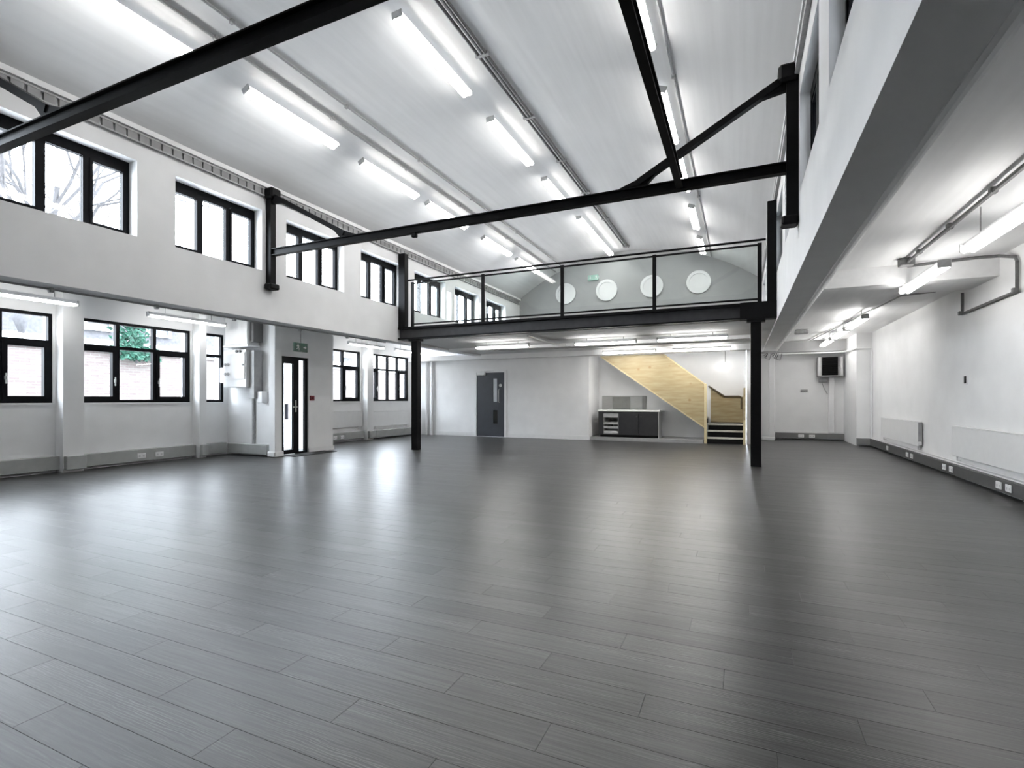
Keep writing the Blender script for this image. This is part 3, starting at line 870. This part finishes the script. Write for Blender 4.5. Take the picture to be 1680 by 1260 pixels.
# ------------------------------------------------------------------ left aisle details
def trunk(name, segs, m, label, cat='trunking'):
    t = thing(name, label, cat, segs[0][:3])
    for (x0, y0, z0, x1, y1, z1) in segs:
        MB().cbox(x0, x1, y0, y1, z0, z1, .008).build('segment', m, t)
    return t
for seg, lab in (((XOL, 0.0, .045, -10.17, 4.56, .27), 'light grey socket trunking under the lower window cut by the picture edge'),
                 ((-10.08, 4.57, .045, -9.99, 4.85, .27), 'short light grey trunking around the pier between the two wide windows'),
                 ((XOL, 4.86, .045, -10.17, 6.84, .27), 'light grey socket trunking under the wide window with ivy outside'),
                 ((-10.08, 6.86, .045, -9.99, 7.0, .27), 'short light grey trunking around the pier left of the narrow window'),
                 ((XOL, 7.01, .045, -10.15, 7.51, .27), 'light grey trunking under the narrow window in the corner'),
                 ((-10.15, 7.52, .04, -8.97, 7.65, .25), 'light grey trunking below the electrical cabinets'),
                 ((XOL, 9.3, .05, -10.17, 11.96, .26), 'grey socket trunking just beyond the porch'),
                 ((-10.08, 11.98, .05, -9.99, 12.26, .26), 'short grey trunking around the pier beyond the porch'),
                 ((XOL, 12.28, .05, -10.0, 14.45, .26), 'grey trunking behind the left black column')):
    trunk('socket_trunking', [seg], TRUNK_LIGHT, lab)
def socket(x, y, z, nrm, label, group):
    o = thing('socket', label, 'socket', (x, y, z), group)
    if nrm in ('+x', '-x'):
        s_ = 1 if nrm == '+x' else -1
        MB().cbox(x, x + s_ * .012, y - .075, y + .075, z - .045, z + .045, .004).build('plate', SOCKET, o)
        for q in (-.035, .035):
            MB().box(x + s_ * .012, x + s_ * .014, y + q - .014, y + q + .014, z - .02, z + .012).build('outlet', OUTLET, o)
    else:
        MB().cbox(x - .075, x + .075, y - .012, y, z - .045, z + .045, .004).build('plate', SOCKET, o)
        for q in (-.035, .035):
            MB().box(x + q - .014, x + q + .014, y - .014, y - .012, z - .02, z + .012).build('outlet', OUTLET, o)
socket(-10.17, 5.80, .15, '+x', 'white double socket on the left trunking, nearer of the pair', 'left sockets')
socket(-10.17, 6.12, .15, '+x', 'white double socket on the left trunking, farther of the pair', 'left sockets')
socket(-10.17, 10.75, .14, '+x', 'white socket just beyond the porch, nearer of the pair', 'left sockets')
socket(-10.17, 11.02, .14, '+x', 'white socket just beyond the porch, farther of the pair', 'left sockets')
def radiator(side, x, y0, y1, z0, z1, label, feet=True):
    s_ = 1 if side == 'L' else -1
    o = thing('radiator', label, 'radiator', (x, (y0 + y1) / 2, z0), 'panel radiators')
    MB().cbox(x + s_ * .055, x + s_ * .075, y0, y1, z0, z1, .006).build('front_panel', WHITE2, o)
    m = MB(); y = y0 + .04
    while y < y1 - .04:
        m.box(x + s_ * .03, x + s_ * .055, y, y + .03, z0 + .03, z1 - .03); y += .06
    tag(m.build('fins', WHITE2, o), kind='stuff')
    MB().box(x + s_ * .02, x + s_ * .078, y0 + .01, y1 - .01, z1, z1 + .012).build('top_grille', WHITE2, o)
    for yy, nm in ((y0, 'side_panel'), (y1, 'side_panel')):
        MB().box(x + s_ * .02, x + s_ * .078, yy - .006, yy + .006, z0 + .02, z1).build(nm, GREYPLASTIC if yy == y0 else WHITE2, o)
    for yy in (y0 + .12, y1 - .12):
        MB().tube([(x + s_ * .05, yy, z0), (x + s_ * .05, yy, z0 - .06), (x + s_ * .002, yy, z0 - .06)], .012, 8).build('pipe_tail', WHITE2, o)
    MB().cbox(x + s_ * .03, x + s_ * .09, y0 - .05, y0 - .01, z0 + .02, z0 + .09, .012).build('valve', WHITE2, o)
    MB().box(x + s_ * .001, x + s_ * .03, y0 + .2, y0 + .25, z0 + .05, z1 - .05).box(x + s_ * .001, x + s_ * .03, y1 - .25, y1 - .2, z0 + .05, z1 - .05).build('wall_bracket', WHITE2, o)
radiator('L', XOL, 9.75, 11.93, .40, .85, 'white panel radiator under the window just beyond the porch')
radiator('L', XOL, 12.40, 14.25, .36, .82, 'white panel radiator under the four-light window by the left column')
radiator('R', XOR, 11.62, 14.35, .33, .77, 'white panel radiator on the right wall near the corner pier')
radiator('R', XOR, 7.60, 9.98, .33, .78, 'white panel radiator on the right wall, cut by the picture edge')

# electrical gear on the porch side wall (faces the viewer)
yb = 7.65
o = thing('duct_box', 'white boxed duct on the porch wall above the electrical cabinet', 'duct', (-9.7, yb, 2.35))
MB().cbox(-10.02, -9.32, 7.36, yb - .002, 2.33, 2.99, .02).build('casing', WHITE2, o)
MB().cbox(-10.05, -9.29, 7.34, yb - .002, 2.29, 2.34, .01).build('lower_lip', WHITE2, o)
MB().box(-9.31, -9.22, 7.42, yb - .002, 2.40, 2.99).build('dark_side_channel', mat('dark_grey_channel', (.16, .16, .16), .6), o)  # side channel in a darker grey than the white casing
o = thing('electrical_cabinet', 'white electrical cabinet with knobs and grey side on the porch wall', 'cabinet', (-9.7, yb, 1.5))
MB().cbox(-10.05, -9.36, 7.36, yb - .002, 1.45, 2.24, .012).build('body', WHITE2, o)
MB().cbox(-10.02, -9.39, 7.345, 7.36, 1.62, 2.18, .005).build('cabinet_door', WHITE2, o)
MB().box(-9.358, -9.23, 7.44, yb - .002, 1.22, 2.22).build('grey_side_trunk', GREYPLASTIC, o)
for xx in (-9.62, -9.52):
    MB().disc((xx, 7.345, 2.20), .028, 'y', -.02, 14).build('gland', CONDUIT_DARK, o)
MB().disc((-9.43, 7.345, 1.92), .02, 'y', -.02, 12).build('knob', CONDUIT, o)
for (xx, zz) in ((-9.97, 1.93), (-9.88, 1.93), (-9.97, 1.73), (-9.88, 1.73)):
    MB().disc((xx, 7.345, zz), .032, 'y', -.015, 14).build('dial', GREYPLASTIC, o)
o = tag(MB().cbox(-10.26, -10.07, 7.42, yb - .002, 1.55, 1.88, .012).build('meter_box', WHITE2), 'small white meter box in the corner left of the electrical cabinet', 'box')
o = tag(MB().cbox(-9.22, -9.06, 7.5, yb - .002, 1.12, 1.36, .012).build('isolator_switch', WHITE2), 'small white isolator box right of the electrical cabinet', 'switch')
pipe('wall_conduit', [(-9.47, 7.62, 1.44), (-9.47, 7.62, .25)], .028, CONDUIT, 'grey conduit dropping from the electrical cabinet to the trunking')
pipe('wall_conduit', [(-10.10, 7.62, 2.98), (-10.10, 7.62, 1.88)], .022, CONDUIT, 'grey conduit dropping into the small meter box')
# exit sign hanging before the porch door
def running_man(m, ox, oz, s, depth, place):
    """simple pictogram: figure and arrow as thin raised shapes; place(u, w, d) -> world"""
    polys = [[(-.02, .34), (.05, .34), (.07, .40), (.03, .45), (-.03, .45), (-.05, .40)],
             [(-.10, .30), (.06, .30), (.10, .05), (-.02, .02)], [(-.10, .30), (-.22, .16), (-.18, .12), (-.07, .22)],
             [(.06, .30), (.20, .18), (.17, .13), (.06, .20)], [(-.02, .04), (-.14, -.10), (-.26, -.12), (-.25, -.19), (-.10, -.17), (.06, .02)],
             [(.03, .04), (.14, -.14), (.12, -.34), (.20, -.34), (.22, -.12), (.10, .08)]]
    for p in polys:
        nn = len(p)
        vv = [place(ox + a * s, oz + b_ * s, 0) for a, b_ in p] + [place(ox + a * s, oz + b_ * s, depth) for a, b_ in p]
        m.add(vv, [tuple(range(nn)), tuple(range(nn, 2 * nn))] + [(i, (i + 1) % nn, nn + (i + 1) % nn, nn + i) for i in range(nn)])
def arrow(m, ox, oz, s, depth, place, down=False):
    p = [(-.3, .08), (.02, .08), (.02, .25), (.32, 0), (.02, -.25), (.02, -.08), (-.3, -.08)]
    if down: p = [(b_, -a) for a, b_ in p]
    nn = len(p)
    vv = [place(ox + a * s, oz + b_ * s, 0) for a, b_ in p] + [place(ox + a * s, oz + b_ * s, depth) for a, b_ in p]
    m.add(vv, [tuple(range(nn)), tuple(range(nn, 2 * nn))] + [(i, (i + 1) % nn, nn + (i + 1) % nn, nn + i) for i in range(nn)])
o = thing('exit_sign', 'dark green hanging exit sign before the glazed porch door', 'sign', (-8.5, 7.98, 2.30))
MB().cbox(-8.52, -8.48, 7.80, 8.16, 2.20, 2.39, .006).build('sign_panel', GREEN, o)
m = MB(); pl = lambda u, w, dd: (-8.4795 + dd, 7.98 + u, 2.295 + w)
running_man(m, -.085, -.01, .17, .003, pl); arrow(m, .10, 0, .13, .003, pl); m.build('pictogram', SIGNWHITE, o)
MB().tube([(-8.5, 7.98, 2.39), (-8.5, 7.98, 2.97)], .014).build('hanging_rod', CONDUIT, o)
MB().cbox(-8.53, -8.47, 7.86, 8.10, 2.965, 3.0, .008).build('ceiling_plate', WHITE2, o)
o = thing('call_point', 'dark red fire call point on the white wall right of the exit door', 'call point', (-8.86, 8.63, 1.23))
MB().cbox(-8.858, -8.815, 8.575, 8.685, 1.17, 1.28, .008).build('housing', RED, o)
MB().box(-8.815, -8.812, 8.605, 8.655, 1.205, 1.245).build('glass_front', mat('call_point_front', (.05, .01, .015), .2), o)
# small green sign on the gable
o = thing('exit_sign', 'small pale exit sign high on the arched end wall', 'sign', (-4.70, Y1 - .06, 5.42))
MB().cbox(-4.88, -4.52, Y1 - .09, Y1 - .06, 5.34, 5.53, .006).build('sign_panel', mat('pale_green_sign', (.36, .56, .48), .4), o)
m = MB(); pl = lambda u, w, dd: (-4.70 + u, Y1 - .0905 - dd, 5.44 + w)
running_man(m, .11, -.01, .19, .003, pl); arrow(m, -.10, 0, .16, .003, pl, True); m.build('pictogram', SIGNWHITE, o)
MB().box(-4.9, -4.5, Y1 - .06, Y1 - .001, 5.38, 5.50).build('back_box', WHITE2, o)
# pipes in the far left corner
for k, (xx, lab) in enumerate(((-9.72, 'white vertical pipe in the far left corner, left of a pair'), (-9.50, 'white vertical pipe in the far left corner, right of a pair'))):
    pipe('corner_pipe', [(xx, 14.52, .0), (xx, 14.52, 2.47)], .05, WHITE2, lab, 'pipe', 12)

# ------------------------------------------------------------------ baseboards on the partition
struct('baseboard_back', MB().box(XOL, -7.90, 14.58, 14.6, 0, .14).box(-6.76, -4.07, 14.58, 14.6, 0, .12), WHITE2, 'white skirting along the foot of the partition wall', 'baseboard')
struct('baseboard_porch', MB().box(-8.86, -8.84, 8.54, 9.32, 0, .10), WHITE2, 'white skirting beside the glazed exit door', 'baseboard')

# ------------------------------------------------------------------ kitchen unit
struct('platform', MB().box(-4.06, -.93, 14.66, 15.75, 0, .09), PLINTH, 'low grey plinth under the kitchen unit and stair foot', 'platform')
K0, K1, KF, KB = -3.86, -2.12, 14.80, 15.40
o = thing('kitchen_unit', 'charcoal kitchen base unit with open appliance bay under white worktop', 'kitchen unit', (-3, 15.1, .09))
MB().box(K0, K0 + .14, KF, KB, .16, .84).build('side_panel', DARKUNIT, o)
MB().box(K1 - .02, K1, KF, KB, .09, .84).build('side_panel', mat('pale_grey_end_panel', (.40, .40, .40), .4), o)
MB().box(K0 + .14, K1 - .02, KB - .02, KB, .16, .84).build('back_panel', DARKUNIT, o)
MB().box(K0 + .05, K1 - .02, KF + .05, KF + .07, .09, .16).build('plinth', RISER, o)
MB().box(K0 + .14, K1 - .02, KF, KB - .02, .16, .18).box(K0 + .14, K1 - .02, KF, KB - .02, .79, .84).build('carcass', DARKUNIT, o)
MB().box(K0 + .60, K0 + .64, KF, KB - .02, .18, .79).build('divider', DARKUNIT, o)
w = (K1 - .02 - (K0 + .64)) / 2
for q in range(2):
    dd = MB().cbox(K0 + .645 + q * w, K0 + .635 + (q + 1) * w, KF - .018, KF, .17, .80, .004).build('cupboard_door', DARKUNIT, o)
    hx = K0 + .635 + w - .06 if q == 0 else K0 + .645 + w + .06
    MB().disc((hx, KF - .018, .70), .018, 'y', -.02, 12).build('knob', mat('dim_knob', (.05, .05, .05), .3), dd)
o = thing('worktop', 'white worktop on the charcoal kitchen unit', 'worktop', (-3, 15.1, .84))
MB().cbox(K0 - .02, K1 + .03, KF - .03, KB + .34, .84, .885, .006).build('slab', WORKTOP, o)
o = thing('dishwasher', 'grey open appliance with racks in the left bay of the kitchen unit', 'appliance', (K0 + .37, 15.1, .18))
a0, a1 = K0 + .155, K0 + .595
MB().box(a0, a1, KF + .30, KF + .32, .19, .78).box(a0, a0 + .015, KF + .02, KF + .30, .19, .78).box(a1 - .015, a1, KF + .02, KF + .30, .19, .78).box(a0, a1, KF + .02, KF + .30, .182, .20).build('cabinet', GREYPLASTIC, o)
MB().cbox(a0, a1, KF, KF + .04, .66, .78, .006).build('control_panel', GREYPLASTIC, o)
for zz in (.20, .34, .46):
    MB().cbox(a0 + .02, a1 - .02, KF + .01, KF + .28, zz, zz + .07, .006).build('rack', mat('pale_rack_grey', (.52, .52, .52), .4) if zz == .20 else GREYPLASTIC, o)
for (xx, zz) in ((a0 + .26, .60), (a0 + .20, .44)):
    MB().cbox(xx - .07, xx + .07, KF, KF + .05, zz - .035, zz + .035, .02).build('basket', RISER, o)
o = thing('splashback', 'stainless steel splashback behind the white worktop', 'splashback', (-3.2, 15.74, .885))
MB().cbox(-3.98, -2.62, 15.725, 15.748, .886, 1.30, .004).build('sheet', STEEL, o)
MB().cbox(-3.65, -3.10, 15.71, 15.725, .90, 1.27, .004).build('centre_panel', mat('darker_steel', (.28, .28, .26), .35, .1, 5, metal=.7), o)
MB().cbox(-2.74, -2.62, 15.71, 15.725, .89, 1.29, .004).build('end_strip', mat('dark_steel_strip', (.26, .26, .25), .35, .1, 5, metal=.7), o)

# ------------------------------------------------------------------ stair
st = thing('stair', 'plywood stair with black risers climbing left behind a knotty panel', 'stair', (-.4, 15.2, 0))
pan = [(-.90, .43), (-.90, 1.60), (-1.98, 2.465), (-3.80, 2.465), (-3.80, 2.46)]
MB().prism(pan, 'y', 14.715, 14.745).build('string_panel', PLY, st)
ed = MB(); sloped = lambda p, q: sloped_bar(ed, (p[0], 14.73, p[1]), (q[0], 14.73, q[1]), .05, .03)
sloped((-.90, 1.615), (-1.98, 2.46)); sloped((-.90, .43), (-3.78, 2.46)); ed.build('panel_edging', PLYEDGE, st)
MB().cbox(-.915, -.845, 14.69, 14.76, 0, 1.62, .005).build('newel', PLYEDGE, st)
MB().cbox(.055, .105, 14.69, 15.72, 0, 1.50, .005).build('side_wall_panel', PLY, st)
MB().cbox(.045, .115, 14.67, 14.71, 0, .65, .005).build('newel', PLYEDGE, st)
RS, GO = .175, .245
for k in range(3):
    y_ = 14.76 + GO * k
    MB().box(-.845, .055, y_ + .012, y_ + .03, RS * k, RS * (k + 1) - .035).build('riser', RISER, st)
    tr = MB().box(-.845, .055, y_, (y_ + GO + .03) if k < 2 else 15.72, RS * (k + 1) - .035, RS * (k + 1)).build('tread', RISER, st)
    MB().cbox(-.845, .055, y_ - .012, y_ + .022, RS * (k + 1) - .045, RS * (k + 1) + .003, .004).build('nosing', NOSING, tr)
for k in range(11):
    x_ = -.87 - .25 * k
    z_ = RS * (k + 4)
    MB().box(x_ - .02, x_, 14.76, 15.73, z_ - RS, z_ - .03).build('riser', RISER, st)
    MB().box(x_ - .27, x_ + .015, 14.76, 15.73, z_ - .03, z_).build('tread', NOSING, st)
MB().prism([(-.90, .435), (-.90, .465), (-3.80, 2.50), (-3.80, 2.47)], 'y', 14.75, 15.74).build('stair_soffit', WHITE, st)
# lining and handrail on the wall behind
MB().prism([(-.80, .54), (.05, .54), (.05, 1.27), (-.42, 1.27), (-.80, 1.54)], 'y', 15.715, 15.745).build('wall_lining', PLY, st)
MB().tube([(-.86, 15.68, 1.58), (-.43, 15.68, 1.28), (-.05, 15.68, 1.28), (0.0, 15.64, 1.26), (0.0, 15.62, 1.15), (0.0, 15.60, .92)], .024, 8).build('handrail', HANDRAIL, st)

# ------------------------------------------------------------------ far right end wall
o = thing('wall_heater', 'black louvred fan heater with grey side cheeks on the far right wall', 'heater', (2.32, Y1, 1.85))
MB().cbox(2.03, 2.63, 17.08, Y1 - .003, 1.85, 2.43, .015).build('casing', GREYPLASTIC, o)
MB().box(2.13, 2.52, 17.05, 17.08, 1.89, 2.41).build('grille_back', RISER, o)
for k in range(9):
    zz = 1.91 + .055 * k
    MB().prism([(17.02, zz), (17.05, zz + .03), (17.05, zz + .038), (17.02, zz + .008)], 'x', 2.14, 2.51).build('louvre', RISER, o)
for xx in (2.02, 2.57):
    MB().cbox(xx, xx + .07, 17.02, 17.10, 1.86, 2.42, .01).build('side_cheek', mat('light_grey_cheek', (.50, .50, .50), .4), o)
tag(MB().cbox(2.33, 2.46, 17.28, Y1 - .002, .22, 1.85, .008).build('service_duct', WHITE2), 'white vertical service duct below the black heater', 'duct')
o = thing('control_box', 'small grey control box below the left of the black heater', 'box', (2.2, Y1, 1.70))
MB().cbox(2.08, 2.30, 17.31, Y1 - .002, 1.70, 1.80, .01).build('case', GREYPLASTIC, o)
MB().tube([(2.16, 17.36, 1.70), (2.20, 17.36, 1.55), (2.30, 17.36, 1.35)], .008, 6).build('cable', GREYPLASTIC, o)
tag(MB().cbox(1.62, 1.80, 17.36, Y1 - .002, 1.42, 1.49, .008).build('thermostat', GREYPLASTIC), 'small grey thermostat on the far right end wall', 'thermostat')
trunk('socket_trunking', [(.95, 17.28, .03, 2.71, Y1, .20)], mat('mid_grey_trunking', (.20, .20, .20), .5), 'grey socket trunking along the far right end wall')
socket(1.62, 17.28, .115, '-y', 'white socket on the far end trunking, left of two', 'end wall sockets')
socket(1.90, 17.28, .115, '-y', 'white socket on the far end trunking, right of two', 'end wall sockets')
struct('baseboard_right', MB().box(.95, 2.71, 17.38, Y1, .20, .25), WHITE2, 'white rail above the far end trunking', 'baseboard')
trunk('socket_trunking', [(2.70, 15.46, .03, 3.0, 15.6, .20)], mat('pier_trunking', (.24, .24, .24), .5), 'grey trunking around the foot of the corner pier')
t = trunk('socket_trunking', [(2.97, 0.5, .03, XOR, 15.46, .20)], TRUNK_DARK, 'dark grey socket trunking along the foot of the right wall')
for k, (yy, lab) in enumerate(((13.75, 'single white socket nearest the corner pier'), (12.27, 'white socket under the far radiator, farther of the pair'), (11.98, 'white socket under the far radiator, nearer of the pair'),
        (10.28, 'white socket between the two radiators, farther of the pair'), (9.98, 'white socket between the two radiators, nearer of the pair'),
        (8.38, 'white socket under the near radiator, farther of the pair'), (8.12, 'white socket under the near radiator, nearer of the pair'))):
    socket(2.97, yy, .115, '-x', lab, 'right wall sockets')
for zz, lab in ((.24, 'white heating pipe along the right wall, lower of two'), (.215, 'white heating pipe along the right wall, thin one on the trunking')):
    pipe('heating_pipe', [(XOR - (.03 if zz > .23 else .06), .8, zz), (XOR - (.03 if zz > .23 else .06), 15.4, zz)], .010, WHITE2, lab, 'pipe')
o = thing('light_switch', 'black switch on a white plate on the right wall', 'switch', (XOR, 9.67, 1.49))
MB().cbox(XOR - .010, XOR - .001, 9.60, 9.74, 1.42, 1.56, .004).build('plate', SOCKET, o)
MB().cbox(XOR - .018, XOR - .010, 9.635, 9.705, 1.435, 1.545, .004).build('rocker', RISER, o)

# ------------------------------------------------------------------ outside
struct('ground', MB().box(-40, XOL - .3, -15, 40, -.4, -.1), TARMAC, 'pale yard outside the left windows', 'ground')
o = thing('yard_wall', 'pale red brick wall across the yard outside the lower left windows', 'wall', (-17.2, 13, -.1), kind='structure')
MB().box(-17.4, -17.1, 2, 30, -.1, 2.58).build('brickwork', BRICK, o)
MB().box(-17.46, -17.04, 2, 30, 2.58, 2.66).build('coping', RENDERED, o)
struct('sky_blocking_wall', MB().box(3.45, 3.75, -4, 19, 3.0, 9.0), mat('sky_blocker_dark', (.10, .09, .085), .9, .3, 12), 'tall dark wall added beyond the right windows to block the sky', 'wall')  # added dark wall that keeps sky light out of the right upper windows
def mansard(x0, x1, pts, zw, label):
    """house with a steep slate roof; pts: (y, z) outline of the roof above the eaves"""
    y0, y1 = pts[0][0], pts[-1][0]
    o = thing('house', label, 'house', ((x0 + x1) / 2, (y0 + y1) / 2, -.1))
    MB().box(x0 + .2, x1 - .2, y0 + .15, y1 - .15, -.1, zw).build('walls', RENDERED, o)
    MB().prism(pts, 'x', x0, x1).build('roof', SLATES, o)
    MB().box(x1 - .05, x1 + .10, y0, y1, zw - .10, zw + .12).build('fascia', WHITE2, o)
    q = y0 + 1.6
    while q < y1 - 1.2:
        wf = bars(x1 - .02, x1 + .12, q, q + .9, zw + .45, zw + 1.35, .09).build('dormer_window', WHITE2, o)
        MB().box(x1 + .01, x1 + .04, q + .09, q + .81, zw + .54, zw + 1.26).build('pane', mat('dull_pane', (.05, .055, .06), .2), wf)
        q += 2.1
mansard(-27, -21, [(8.45, 3.2), (9.05, 5.4), (13.2, 5.4), (13.8, 3.2)], 3.2, 'steep slate roofed house beyond the yard wall, behind the ivy')
mansard(-27, -21, [(2.5, 3.2), (3.1, 4.6), (7.85, 4.6), (8.38, 3.2)], 3.2, 'lower slate roofed house seen in the window cut by the picture edge')
mansard(-30, -23, [(15.0, 3.4), (15.8, 5.2), (27.2, 5.2), (28, 3.4)], 3.4, 'long far slate roofed house seen through the windows beyond the porch')
# ivy on the yard wall
iv = thing('ivy', 'dark green ivy spilling over the yard brick wall', 'ivy', (-17.0, 9.5, 2.4))
m = MB()
random.seed(3)
for k in range(560):
    yy = random.gauss(9.38, .24); zz = 2.40 + random.random() * 1.35
    if random.random() < .30: zz = 2.42 + random.random() * .33; yy = random.uniform(9.4, 10.12)
    xx = -16.85 + random.uniform(-.17, .12)
    s_ = random.uniform(.05, .10); a = random.uniform(0, 6.28)
    c_, n_ = math.cos(a) * s_, math.sin(a) * s_
    m.add([(xx, yy - c_, zz - n_), (xx + .05, yy + n_ * .7, zz - c_ * .7), (xx + .02, yy + c_, zz + n_), (xx + .06, yy - n_ * .7, zz + c_ * .7)], [(0, 1, 2, 3)])
tag(m.build('leaves', IVY, iv), kind='stuff')
MB().tube([(-16.9, 9.5, 2.3), (-16.93, 9.45, 2.8), (-16.9, 9.42, 3.0), (-16.9, 9.5, 3.6)], .04, 6).build('stem', BARK, iv)

def tree(x, y, h, seed, label):
    rnd = random.Random(seed)
    o = thing('bare_tree', label, 'tree', (x, y, -.1))
    tm, bm_ = MB(), MB()
    def grow(p, dirv, length, r, depth):
        pts = [p]; d_ = dirv.copy(); q = p.copy()
        nseg = 3
        for _ in range(nseg):
            d_ = (d_ + Vector((rnd.gauss(0, .12), rnd.gauss(0, .12), rnd.gauss(.03, .08)))).normalized()
            q = q + d_ * length / nseg; pts.append(q.copy())
        (tm if depth == 0 else bm_).tube(pts, r, 7 if depth < 2 else 4, r * .62)
        if depth >= 5: return
        for k in range(3 if depth < 4 else 2):
            t_ = rnd.uniform(.45, 1.0)
            i = min(nseg - 1, int(t_ * nseg)); base = pts[i].lerp(pts[i + 1], t_ * nseg - i if t_ < 1 else 1)
            ax = Vector((rnd.gauss(0, 1), rnd.gauss(0, 1), rnd.gauss(0, .4))).normalized()
            nd_ = (d_ + ax * rnd.uniform(.45, .85)).normalized()
            grow(base, nd_, length * rnd.uniform(.62, .80), r * .55, depth + 1)
    grow(Vector((x, y, -.1)), Vector((0, 0, 1)), h * .33, .16, 0)
    tm.build('trunk', BARK, o, smooth=True)
    tag(bm_.build('branches', BARK, o, smooth=True), kind='stuff')
tree(-13.4, 6.28, 11.5, 11, 'tall bare tree outside the upper left windows')
